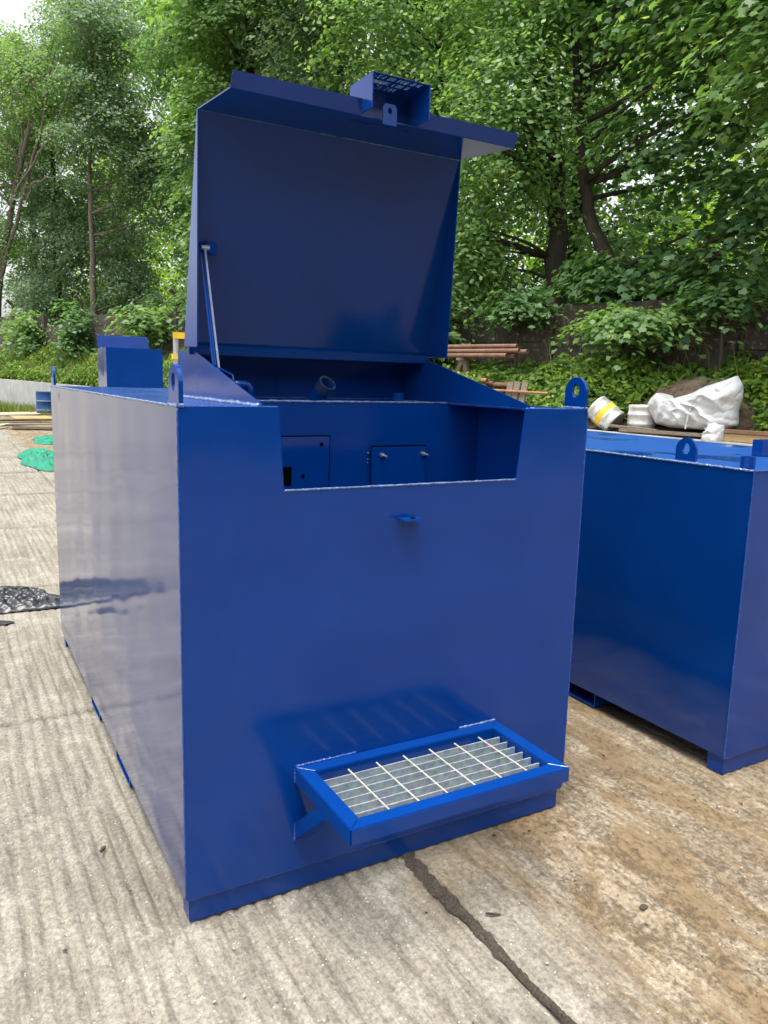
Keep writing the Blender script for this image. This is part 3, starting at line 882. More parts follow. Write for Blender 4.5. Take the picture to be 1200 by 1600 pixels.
M['bark'] = simple('grey_brown_bark', (0.045, 0.037, 0.028), 0.95, 0, 0.45, 6, 1.0, 22, (1, 1, 0.25))
M['bark_pale'] = simple('pale_bark', (0.16, 0.14, 0.11), 0.95, 0, 0.4, 6, 0.8, 22, (1, 1, 0.3))

MAPLE = np.array([(0, 0), (.16, .06), (.44, .02), (.36, .22), (.62, .42), (.36, .46), (.30, .62), (.14, .66), (0, 1.0),
                  (-.14, .66), (-.30, .62), (-.36, .46), (-.62, .42), (-.36, .22), (-.44, .02), (-.16, .06)])
OVAL = np.array([(0, 0), (.26, .22), (.30, .5), (.14, .82), (0, 1.0), (-.14, .82), (-.30, .5), (-.26, .22)])
DIAM = np.array([(0, 0), (.30, .45), (0, 1.0), (-.30, .45)])
BLADE = np.array([(-.03, 0), (.03, 0), (.022, .6), (0, 1.0), (-.022, .6)])

def leaves(name, pos, nrm, size, shape, fold=0.12):
    """one mesh of many leaf blades; pos (n,3), nrm (n,3), size (n,)"""
    n = len(pos)
    nrm = nrm / np.linalg.norm(nrm, axis=1, keepdims=True)
    t = rng.normal(size=(n, 3)); t[:, 2] -= 0.5
    t -= (t * nrm).sum(1, keepdims=True) * nrm
    t /= np.linalg.norm(t, axis=1, keepdims=True)
    s = np.cross(nrm, t)
    k = len(shape); sx = shape[:, 0]; sy = shape[:, 1] - 0.5
    hz = -(fold * (np.abs(sx) * 1.3 + 1.4 * np.maximum(0, sy) ** 2))[None, :] * rng.uniform(.3, 2.4, (n, 1))
    V = pos[:, None, :] + size[:, None, None] * (sx[None, :, None] * s[:, None, :] + sy[None, :, None] * t[:, None, :] + hz[:, :, None] * nrm[:, None, :])
    idx = np.arange(n * k)
    return np_mesh(name, V.reshape(-1, 3), np.full(n, k), idx)

def blades(name, pos, dirn, size, width=1.0):
    n = len(pos); dirn = dirn / np.linalg.norm(dirn, axis=1, keepdims=True)
    a = rng.uniform(0, 2 * np.pi, n); s = np.stack([np.cos(a), np.sin(a), 0 * a], 1)
    k = len(BLADE); bend = np.stack([np.cos(a + 1.3), np.sin(a + 1.3), 0 * a - .3], 1)
    V = pos[:, None, :] + size[:, None, None] * (width * BLADE[None, :, 0, None] * s[:, None, :] + BLADE[None, :, 1, None] * dirn[:, None, :] + 0.3 * (BLADE[None, :, 1, None] ** 2) * bend[:, None, :])
    return np_mesh(name, V.reshape(-1, 3), np.full(n, k), np.arange(n * k))

def crown_points(ells, nclump, per, spread, flat, shell=0.45, jit=0.5):
    """leaf positions in flattened clumps spread through ellipsoids (centre, radii)"""
    vol = np.array([e[1][0] * e[1][1] * e[1][2] for e in ells]) ** 0.67
    pick = rng.choice(len(ells), nclump, p=vol / vol.sum())
    c = np.array([e[0] for e in ells])[pick]; r = np.array([e[1] for e in ells])[pick]
    d = rng.normal(size=(nclump, 3)); d /= np.linalg.norm(d, axis=1, keepdims=True)
    rad = rng.uniform(0, 1, nclump) ** shell
    cc = c + d * r * rad[:, None]
    cn = d * np.array([1, 1, 0.4]) + np.array([0, 0, 0.9])
    cnt = rng.integers(int(per * 0.5), int(per * 1.5), nclump)
    ci = np.repeat(np.arange(nclump), cnt)
    sp = spread * rng.uniform(0.6, 1.4, nclump)[ci]
    off = np.clip(rng.normal(size=(len(ci), 3)), -1.9, 1.9) * sp[:, None] * np.array([1, 1, flat])
    # sprays droop away from their centre
    rr = np.hypot(off[:, 0], off[:, 1])
    off[:, 2] -= 0.35 * rr ** 2 / np.maximum(sp, .1)
    pos = cc[ci] + off
    nr = cn[ci] * 0.7 + np.array([0, 0, 0.5]) + rng.normal(size=(len(ci), 3)) * jit + off * 0.25
    return pos, nr, cc

def limb_path(a, b, bow=0.12, n=6):
    a = Vector(a); b = Vector(b); l = (b - a).length
    w = Vector([random.uniform(-1, 1) for _ in range(3)]) * l * bow; w.z = abs(w.z) * 0.6
    return [a.lerp(b, i / n) + w * math.sin(math.pi * i / n) + Vector([random.uniform(-1, 1) * l * 0.012 for _ in range(3)]) * (0 < i < n) for i in range(n + 1)]

def tree(name, label, trunk, rbase, ells, nclump, per, spread, leaf, shape, m, group='trees beyond the boundary wall', flat=0.42, limbs=26, bark='bark', cat='tree', shell=0.45, fine=0):
    """trunk: list of (n,s,z); ells: list of ((n,s,z),(rn,rs,rz)) in the boundary frame"""
    pts = [B(*p) for p in trunk]; base = pts[0].copy()
    root = empty(name, base, label, cat, group)
    W_ = []
    for (c, r) in ells:
        W_.append((tuple(B(*c) - base), (max(r[0], r[1]) if abs(r[0] - r[1]) < .3 else 0.95 * r[0] + .05 * r[1], 0.95 * r[1] + 0.05 * r[0], r[2])))
    pos, nr, cc = crown_points(W_, nclump, per, spread, flat, shell, .34 if shape is MAPLE else .5)
    pts = [p - base for p in pts]
    # smooth trunk
    path = []; rad = []
    nseg = 5
    for i in range(len(pts) - 1):
        for k in range(nseg):
            t = k / nseg; path.append(pts[i].lerp(pts[i + 1], t) + Vector([random.uniform(-1, 1) * rbase * .18 for _ in range(3)]) * (i + k > 0))
    path.append(pts[-1]); L_ = len(path)
    rad = [rbase * (1 - 0.78 * i / (L_ - 1)) * random.uniform(.94, 1.06) + (0.25 * rbase * max(0, 1 - i / 2)) for i in range(L_)]
    trunk_mb = MB().tube(path, rad, 10, jitter=0.08)
    tk = trunk_mb.build('trunk', M[bark], root, smooth=True)
    mb = MB(); sel = list(range(len(cc))); random.shuffle(sel)
    for ci in sel[:limbs]:
        tgt = Vector(cc[ci]); j = min(range(L_), key=lambda q: (path[q] - tgt).length + (0 if path[q].z < tgt.z - .3 else 1.5))
        l = (tgt - path[j]).length
        p = limb_path(path[j], tgt); r0 = min(rad[j] * 0.6, 0.012 + 0.016 * l)
        mb.tube(p, [r0 * (1 - 0.85 * q / 6) + .003 for q in range(7)], 6)
    for ci in sel[limbs:limbs + fine]:
        tgt = Vector(cc[ci]); q0 = Vector(cc[sel[random.randrange(limbs)]])
        mb.tube(limb_path(q0, tgt, .2, 4), [.016, .012, .009, .006, .003], 4)
    if mb.v: mb.build('limbs', M[bark], root, smooth=True)['kind'] = 'stuff'
    size = leaf * rng.uniform(0.65, 1.25, len(pos))
    cr = link('crown', leaves('crown', pos, nr, size, shape), M[m], root)
    cr['kind'] = 'stuff'
    return root

def e(n, s, z, rn, rs, rz): return ((n, s, z), (rn, rs, rz))
# front row, right to left
tree('maple_tree', 'maple overhanging the top right corner with large layered leaves', [(13.8, 2.2, 1.6), (13.5, 2.4, 4.0), (12.8, 3.0, 6.5), (12.0, 3.6, 9.0)], .2,
     [e(11.6, 4.1, 6.3, 1.5, 1.5, 1.1), e(11.9, 4.2, 8.2, 1.8, 2.2, 1.3), e(11.2, 3.2, 4.9, 1.2, 0.9, .7), e(12.6, 5.6, 7.4, 1.0, 1.3, 1.2)], 135, 100, .36, .13, MAPLE, 'leaf_fresh', flat=.16, limbs=30)
tree('maple_tree', 'maple with a dark crooked trunk leaning to the left behind the wall', [(13.4, 6.7, 1.7), (13.4, 7.4, 3.3), (13.45, 8.2, 4.6), (13.4, 8.55, 6.3), (13.4, 8.75, 8.4), (13.3, 8.4, 10.5)], .17,
     [e(13.6, 6.0, 6.2, 1.6, 2.0, 1.5), e(13.8, 6.6, 8.6, 2.0, 2.6, 1.6), e(13.0, 5.0, 4.4, 1.0, 1.4, .8), e(13.2, 7.0, 3.7, .9, 1.4, .7), e(14.2, 8.5, 10, 2, 2.4, 1.5), e(12.7, 5.4, 3.2, .6, 1.1, .5), e(12.9, 7.9, 3.3, .5, .7, .5)], 265, 90, .36, .135, MAPLE, 'leaf_maple', flat=.2, limbs=40)
tree('broadleaf_tree', 'broad tree with a thick dark trunk and fresh oval leaves right of the raised lid', [(13.9, 9.2, 1.7), (13.9, 9.15, 3.6), (13.9, 9.3, 5.8), (13.8, 9.7, 8.0), (13.8, 10, 10.5)], .27,
     [e(12.7, 9.6, 6.6, 1.3, 1.6, 1.9), e(12.6, 10.4, 4.3, 1.0, 1.4, 1.4), e(13.4, 10.0, 9.2, 1.9, 2.4, 1.6), e(12.5, 10.6, 3.2, .7, 1.0, .8)], 260, 110, .33, .11, OVAL, 'leaf_fresh', flat=.55, limbs=45)
tree('maple_tree', 'maple rising directly behind the raised lid and lock box', [(14.2, 13.0, 1.8), (14.1, 13.1, 4.5), (14.2, 12.8, 8), (14.3, 13, 12)], .2,
     [e(13.6, 12.6, 6.5, 1.7, 1.7, 2.2), e(13.5, 13.4, 9.5, 2.0, 2.4, 2.0), e(13.2, 12.5, 4.2, 1.0, 1.6, 1.3), e(14, 13, 12, 2, 2.2, 1.6)], 290, 115, .36, .12, OVAL, 'leaf_fresh', flat=.5, limbs=40)
tree('broadleaf_tree', 'dark green tree to the left above the raised lid', [(14.4, 16.6, 1.8), (14.3, 16.6, 5), (14.4, 16.4, 9), (14.4, 16.6, 14)], .2,
     [e(13.9, 16.4, 7.5, 1.7, 1.8, 2.6), e(14, 16.6, 11.5, 2.2, 2.4, 2.6), e(13.8, 16.6, 4.5, 1.2, 1.5, 1.4)], 290, 125, .32, .125, DIAM, 'leaf_dull', flat=.35)
tree('maple_tree', 'bright green maple with leafy layered boughs just left of the raised lid', [(14.0, 20.0, 1.8), (13.9, 20.0, 5), (14.0, 19.8, 9), (14.2, 19.8, 14)], .18,
     [e(13.2, 19.8, 5.8, 1.5, 2.0, 1.5), e(13.3, 19.9, 8.6, 1.7, 2.3, 1.7), e(13.6, 19.8, 12.0, 2.0, 2.6, 2.2), e(13.0, 20.2, 3.7, 1.0, 1.5, .7)], 300, 120, .36, .14, MAPLE, 'leaf_fresh', flat=.18, limbs=45)
tree('broadleaf_tree', 'shaded tree standing in the dark gap behind the low wall', [(15.4, 24.0, 1.9), (15.3, 24.0, 5), (15.4, 23.8, 9), (15.4, 24, 15)], .2,
     [e(15.4, 24.2, 8.0, 1.8, 2.8, 2.6), e(15.2, 24, 12.5, 2.2, 3.2, 3.0), e(15.6, 24.2, 5.0, 1.2, 2.2, 1.2)], 330, 150, .36, .135, DIAM, 'leaf_maple', flat=.3)
tree('broadleaf_tree', 'slender straight trunked tree rising behind the left stretch of wall', [(13.6, 29.6, 1.9), (13.6, 29.6, 5), (13.6, 29.5, 9), (13.8, 29.4, 14.5)], .15,
     [e(13.8, 29.0, 10.5, 1.9, 2.8, 2.2), e(13.9, 29.0, 14.0, 2.0, 3.0, 1.6), e(14.9, 29.6, 6.0, 1.0, 1.9, 1.4), e(14.9, 28.8, 4.4, .9, 1.7, .9), e(14.8, 27.2, 9.0, 1.2, 1.8, 2.5)], 340, 140, .37, .135, DIAM, 'leaf_dull', bark='bark_pale', flat=.3)
tree('broadleaf_tree', 'feathery tree with bare leaning limbs at the far left edge', [(12.9, 38.5, 1.8), (12.8, 37.0, 5.5), (12.7, 34.5, 8.8), (12.7, 32.5, 11.0), (12.8, 30.6, 13.2)], .17,
     [e(12.8, 31.5, 12.3, 1.6, 2.4, 1.6), e(12.6, 35.5, 10.5, 1.4, 2.4, 1.5), e(12.7, 36.5, 7.2, 1.2, 2.0, 1.2), e(12.6, 34, 13.5, 1.5, 2.5, 1.3)], 170, 125, .36, .125, DIAM, 'leaf_fresh', bark='bark_pale', limbs=60, fine=40)
tree('broadleaf_tree', 'dense tree closing the far left end of the tree line', [(14.5, 35.0, 1.9), (14.5, 35, 6), (14.5, 35, 10), (14.5, 35, 14)], .2,
     [e(14.3, 35, 9.0, 1.8, 2.8, 2.4), e(14.3, 35.3, 12.8, 2.0, 2.8, 2.0), e(14.2, 35, 5.2, 1.5, 2.2, 1.5), e(14.6, 32.4, 7.5, 1.4, 1.6, 2.6), e(14.3, 38.2, 14.6, 1.6, 2.6, 1.6), e(14.4, 32.5, 15, 1.5, 2, 1.2)], 390, 140, .38, .14, DIAM, 'leaf_dull', flat=.3)
lt = [o for o in COL.objects if o.get('label', '').startswith('feathery tree')][0]
for path, r in (([(12.8, 37.2, 5.2), (12.6, 34.2, 7.4), (12.5, 31.2, 10.4), (12.5, 29.6, 12.6)], .085), ([(12.7, 35.4, 7.9), (12.4, 33.4, 8.6), (12.4, 30.2, 9.9), (12.4, 27.6, 11.6)], .06), ([(12.7, 33.6, 9.6), (12.5, 33.0, 11.2), (12.5, 32.6, 13.4)], .05), ([(12.6, 33.2, 8.2), (12.4, 31.6, 8.6), (12.4, 29.4, 8.5)], .04)):
    P = [B(*q) - lt.location for q in path]; Q = []
    for i in range(len(P) - 1):
        for k in range(4): Q.append(P[i].lerp(P[i + 1], k / 4) + Vector([random.uniform(-.06, .06) for _ in range(3)]))
    Q.append(P[-1])
    MB().tube(Q, [r * (1 - .8 * i / len(Q)) + .006 for i in range(len(Q))], 8).build('limb', M['bark_pale'], lt, smooth=True)
# second row
for i, (s, n_, h) in enumerate(((1.0, 18, 13), (6.2, 19.5, 15), (11.5, 18.5, 16), (17.5, 19.5, 18), (23.5, 19.5, 19), (29.5, 18.5, 19), (36, 18.0, 18.5), (44.0, 17.0, 17))):
    lab = ['pale green tree glowing between the boughs at the right edge', 'tall tree in the back row behind the leaning dark trunk', 'tall back row tree seen through the boughs right of the lid',
           'tall back row tree behind the middle of the raised lid', 'tall back row tree left of the raised lid', 'tall back row tree above the slender trunk', 'tall back row tree near the top left corner', 'tall back row tree beyond the left edge'][i]
    tree('broadleaf_tree', lab, [(n_, s, 2.6), (n_, s + .2, h * .4), (n_ + .2, s, h * .75), (n_, s, h)], .26,
         [e(n_, s, h * .50, 2.1, 2.8, h * .2), e(n_, s + .3, h * .78, 2.2, 3.0, h * .22), e(n_ - .4, s - 1.2, h * .32, 1.6, 2.2, h * .1)], 130 if i < 2 else (150 if i > 5 else 200), 110, .42, .18, DIAM, 'leaf_fresh' if i in (0, 1, 2, 5) else 'leaf_dull', group='trees in the back row', limbs=24)
# tall dense belt far behind
pos = []; 
for k in range(190):
    s = rng.uniform(-8, 62); n_ = rng.uniform(24, 32); zt = rng.uniform(2.5, 7.5) if (k < 90 or s < 13) else rng.uniform(4, 13 + min(5, max(0, (s - 8) * .25)))
    c = B(n_, s, zt); pos.append(np.array(c) + rng.normal(size=(330, 3)) * np.array([1.3, 1.3, 1.2]))
pos = np.concatenate(pos)
o = link('far_wood', leaves('far_wood', pos, rng.normal(size=pos.shape) + np.array([0, 0, .6]), .34 * rng.uniform(.7, 1.3, len(pos)), DIAM), M['leaf_glow'])
tag(o, 'distant mass of bright foliage glimpsed between the trees', 'woodland', kind='stuff')

# understorey bushes behind the wall
for i, (s, n_, z, rs) in enumerate(((3.4, 14.2, 2.9, 1.3), (5.6, 15.4, 3.0, 1.5), (11.2, 14.9, 3.0, 1.3), (15.0, 14.6, 3.1, 1.5), (18.4, 14.9, 3.2, 1.5), (22.0, 14.6, 3.3, 1.6), (26.5, 15.0, 3.4, 1.8), (32.0, 14.6, 3.6, 1.9))):
    lab = ['bush behind the wall at the right edge', 'bush behind the wall under the leaning trunk', 'bush behind the wall just right of the lid', 'bush behind the wall hidden mostly by the lid',
           'bush behind the wall at the left edge of the lid', 'bush behind the wall right of the dark gap', 'shaded bush in the dark gap behind the wall', 'bush behind the wall at the far left'][i]
    tree('bush', lab, [(n_, s, 1.9), (n_, s, 2.6), (n_, s + .1, 3.3)], .06, [e(n_, s, z + .2, 1.0, rs * 1.15, 1.15)], 85, 80, .36, .13, DIAM, 'leaf_maple' if i % 2 else 'leaf_dull', group='bushes behind the wall', limbs=14, cat='bush')
# saplings in front of the wall
for (s, n_, z, r, lab, mm, cnt) in ((27.4, 11.9, 3.0, (.5, .6, 1.25), 'dark green sycamore sapling in front of the low left wall', 'leaf_maple', 36),
                            (31.8, 11.9, 3.0, (.6, 1.5, 1.0), 'broad leafy sapling over the wall at the far left', 'leaf_fresh', 42),
                            (22.2, 11.8, 3.2, (.7, .9, .8), 'pale green sapling beside the left edge of the lid', 'leaf_fresh', 45),
                            (6.35, 11.75, 2.62, (.5, 1.25, .25), 'leafy sapling hanging over the wall above the kegs', 'leaf_fresh', 62),
                            (8.7, 12.05, 3.0, (.35, .8, .3), 'small leafy sapling over the wall top right of the pipe stack', 'leaf_maple', 30),
                            (4.9, 11.95, 2.95, (.35, .8, .3), 'small leafy sapling over the wall top above the white bag', 'leaf_maple', 30),
                            (10.7, 11.9, 2.7, (.5, .8, .8), 'ivy green sapling against the wall above the pipe stack', 'leaf_fresh', 40)):
    tree('sapling', lab, [(n_, s, edge_z(s) + .3), (n_, s, z - .3), (n_, s + .1, z + r[2] * .6)], .04, [e(n_, s, z, *r)], cnt, 42, .30 if s > 20 else .2, .15 if s > 20 else .11, MAPLE, mm, group='saplings along the wall', limbs=18, flat=.2, cat='sapling', shell=.7)

# weeds on the bank
def bank_z(n_, s):
    return edge_z(s) + np.interp(n_, [EDGE_N, EDGE_N + .6, 11.4, 12.0, 12.6, 13.5], [-.06, .05, .25, .55, .75, .85])
def weeds(name, label, s0, s1, cnt, leaf, m, shape, hmax, n0=EDGE_N + .1, n1=12.3, clear=()):
    s = rng.uniform(s0, s1, cnt); n_ = rng.uniform(n0, n1, cnt)
    hh = hmax * np.clip(0.55 + 0.6 * sines(s, n_, 31, 4, .35), 0.08, 1.2)
    keep = np.ones(cnt, bool)
    for (a, b, c, d) in clear: keep &= ~((s > a) & (s < b) & (n_ > c) & (n_ < d))
    s, n_, hh = s[keep], n_[keep], hh[keep]
    z = bank_z(n_, s) + hh * rng.uniform(0, 1, len(s)) ** .6
    # some creep up the wall
    xy = np.array(CAM.xy)[None, :] + n_[:, None] * np.array([NV.x, NV.y]) + s[:, None] * np.array([UV.x, UV.y])
    pos = np.concatenate([xy, z[:, None]], 1)
    nr = np.array([-.5, -.25, .9]) + rng.normal(size=pos.shape) * .45
    o = link(name, leaves(name, pos, nr, leaf * rng.uniform(.55, 1.3, len(pos)), shape), M[m])
    return tag(o, label, 'weeds', kind='stuff')
CLR = [(4.0, 5.75, EDGE_N, 11.35), (5.7, 6.6, EDGE_N, 11.15), (1.5, 4.2, EDGE_N, 10.95), (8.0, 14, 10.9, 11.45)]
weeds('bramble_patch', 'mass of bright green bramble and nettle leaves on the bank at the right', 1.0, 16, 60000, .095, 'leaf_weed', OVAL, .85, clear=CLR)
weeds('bramble_patch', 'mass of leafy weeds on the bank at the left', 16, 45, 42000, .12, 'leaf_weed', DIAM, .75)
weeds('red_weeds', 'patch of reddish leaved weeds on the bank at the far left edge', 31.5, 34.0, 900, .12, 'leaf_red', DIAM, .7, n0=10.6, n1=11.1)
def grass(name, label, s0, s1, n0, n1, cnt, h, zf, wd=.7):
    s = rng.uniform(s0, s1, cnt); n_ = rng.uniform(n0, n1, cnt)
    k = sines(s, n_, 77, 4, .4) > -0.35
    s, n_ = s[k], n_[k]
    xy = np.array(CAM.xy)[None, :] + n_[:, None] * np.array([NV.x, NV.y]) + s[:, None] * np.array([UV.x, UV.y])
    pos = np.concatenate([xy, zf(n_, s)[:, None]], 1)
    dr = np.array([0, 0, 1.]) + rng.normal(size=pos.shape) * .28
    o = link(name, blades(name, pos, dr, h * rng.uniform(.5, 1.3, len(pos)), wd), M['leaf_grass'])
    return tag(o, label, 'grass', kind='stuff')
grass('long_grass', 'long pale grass among the weeds on the left bank', 16, 45, EDGE_N + .2, 12.2, 3500, .75, bank_z)
grass('verge_grass', 'rough grass at the foot of the pale retaining wall', 22, 45, 9.6, EDGE_N, 9000, .45, lambda n_, s: np.zeros_like(s) - .01)
grass('dry_stalks', 'thin dry stalks standing among the brambles', 4, 9, 11.4, 12.2, 60, .8, lambda n_, s: bank_z(n_, s) + .25, .22)

# ------------------------------------------------------------------ things along the bank, right
# pipes
def pipe_obj(sa, sb, n_, z, r, m, label, group, dz=0.0, dn=0.0, name='rusty_pipe'):
    a = B(n_, sa, z); b = B(n_ + dn, sb, z + dz)
    o = MB().pipe(Vector((0, 0, 0)), b - a, r, r * .82, 14).build(name, M[m], None, loc=a, smooth=False)
    return tag(o, label, 'pipe', group)
upg = 'rusty pipes on the upper rack'; log_ = 'pipes on the lower rack'
labs = ['topmost rusty pipe of the upper stack', 'rusty pipe second from the top in the upper stack', 'rear rusty pipe deep in the upper stack', 'middle rusty pipe of the upper stack with a jutting end',
        'lowest rusty pipe of the upper stack, ending short', 'lower rear rusty pipe of the upper stack']
for (sa, n_, z, r, ln), lab in zip(((8.02, 11.12, 2.165, .034, 5.5), (8.06, 11.20, 2.135, .034, 5.4), (7.90, 11.25, 2.075, .036, 5.6), (7.96, 11.10, 2.085, .036, 5.2), (8.2, 11.08, 2.005, .038, 5.3), (8.1, 11.2, 2.0, .038, 5.4)), labs):
    pipe_obj(sa, sa + ln, n_, z, r, 'rust', lab, upg, dz=random.uniform(-.02, .03), dn=random.uniform(-.02, .02))
labs = ['orange rusty pipe at the upper front of the lower stack', 'orange rusty pipe at the lower front of the lower stack', 'rear rusty pipe of the lower stack', 'rusty pipe jutting furthest right on the lower stack', 'pale grey pipe on top of the lower stack']
for (sa, n_, z, r, ln, m), lab in zip(((8.58, 11.06, 1.565, .044, 5, 'rust_orange'), (8.62, 11.06, 1.475, .044, 5, 'rust_orange'), (8.5, 11.16, 1.52, .044, 5, 'rust'), (7.98, 11.18, 1.50, .046, 4, 'rust'), (9.5, 11.12, 1.645, .03, 4, 'grey_steel')), labs):
    pipe_obj(sa, sa + ln, n_, z, r, m, lab, log_, dz=random.uniform(-.01, .02))
a = B(11.02, 7.28, 1.385); b = B(11.05, 9.6, 1.43)
tag(MB().tube([Vector((0, 0, 0)), b - a], .022, 10).build('steel_rod', M['rust_orange'], None, loc=a), 'thin rusty rod sticking out right below the lower pipe stack', 'rod')
# rack: leaning timbers
rk = empty('pipe_rack', B(11.15, 9.6, .95), 'rough timber trestle carrying the rusty pipes', 'rack')
off_ = B(11.15, 9.6, .95)
for (sa, za, sb, zb_) in ((9.85, 1.0, 9.25, 1.93), (9.1, 1.0, 9.2, 1.93), (10.6, 1.0, 10.2, 1.93), (12.4, 1.0, 12.2, 1.93), (12.0, 1.0, 12.5, 1.93)):
    MB().bar(B(11.3, sa, za) - off_, B(11.18, sb, zb_) - off_, .09, .07, tuple(NV)).build('leg', M['wood_grey'], rk, .004)
for s in (9.2, 12.3):
    MB().bar(B(10.98, s, 1.94) - off_, B(11.38, s, 1.94) - off_, .1, .05).build('crossbar', M['wood_grey'], rk, .004)
    MB().bar(B(10.95, s, 1.40) - off_, B(11.38, s, 1.40) - off_, .1, .05).build('crossbar', M['wood_grey'], rk, .004)
for i, (s, lab) in enumerate(((8.12, 'left weathered plank of the row leaning under the pipes'), (7.98, 'middle weathered plank of the row leaning under the pipes'), (7.82, 'right weathered plank of the row leaning under the pipes'))):
    a = B(10.98, s, .98)
    tag(MB().bar(Vector((0, 0, 0)), B(11.12, s - .02, 1.56) - a, .125, .03, tuple(NV)).build('plank', M['wood_grey'], None, .004, loc=a), lab, 'plank', 'planks leaning under the pipes')

# kegs
M['keg'] = simple('scuffed_aluminium', (0.62, 0.63, 0.62), 0.38, 0.55, 0.22, 14, .2, 40)
def keg(loc, label, rot, band=True, sc=1.0):
    r = empty('beer_keg', loc, label, 'keg', 'metal kegs on the bank')
    r.rotation_euler = rot
    R_, H_ = .205 * sc, .43 * sc
    prof = [(R_ * .80, 0.02), (R_ * .93, 0), (R_, .008), (R_, .05), (R_ * .95, .065), (R_ * .98, .10), (R_ * 1.0, .125), (R_ * 1.035, .14), (R_ * 1.035, .155), (R_, .17), (R_, H_ - .17), (R_ * 1.035, H_ - .155), (R_ * 1.035, H_ - .14), (R_, H_ - .125), (R_ * .98, H_ - .10), (R_ * .95, H_ - .065), (R_, H_ - .05), (R_, H_ - .008), (R_ * .93, H_), (R_ * .90, H_ - .04), (R_ * .3, H_ - .03)]
    MB().lathe(prof, 36).build('body', M['keg'], r, smooth=True)
    MB().lathe([(.03, H_ - .031), (.03, H_ - .01), (.022, H_ - .008)], 14).build('spear_valve', M['grey_steel'], r)
    if band:
        MB().lathe([(R_ * 1.004, H_ * .385), (R_ * 1.012, H_ * .39), (R_ * 1.012, H_ * .60), (R_ * 1.004, H_ * .605)], 36).build('band', M['yellow'], r)
    return r
kz = edge_z(6) + .03
k1 = keg(B(10.98, 6.02, kz + .16), 'leaning dented metal keg with a yellow band, beside the bank edge', (0, 0, 0))
ax = (UV * 0.80 + Vector((0, 0, .58)) - NV * 0.10).normalized()
k1.rotation_euler = ax.to_track_quat('Z', 'Y').to_euler(); k1.location = B(10.95, 5.98, kz + .08)
keg(B(10.98, 5.58, kz - .05), 'upright metal keg without a band, standing left of the white bag', (0, 0, .3), band=False)

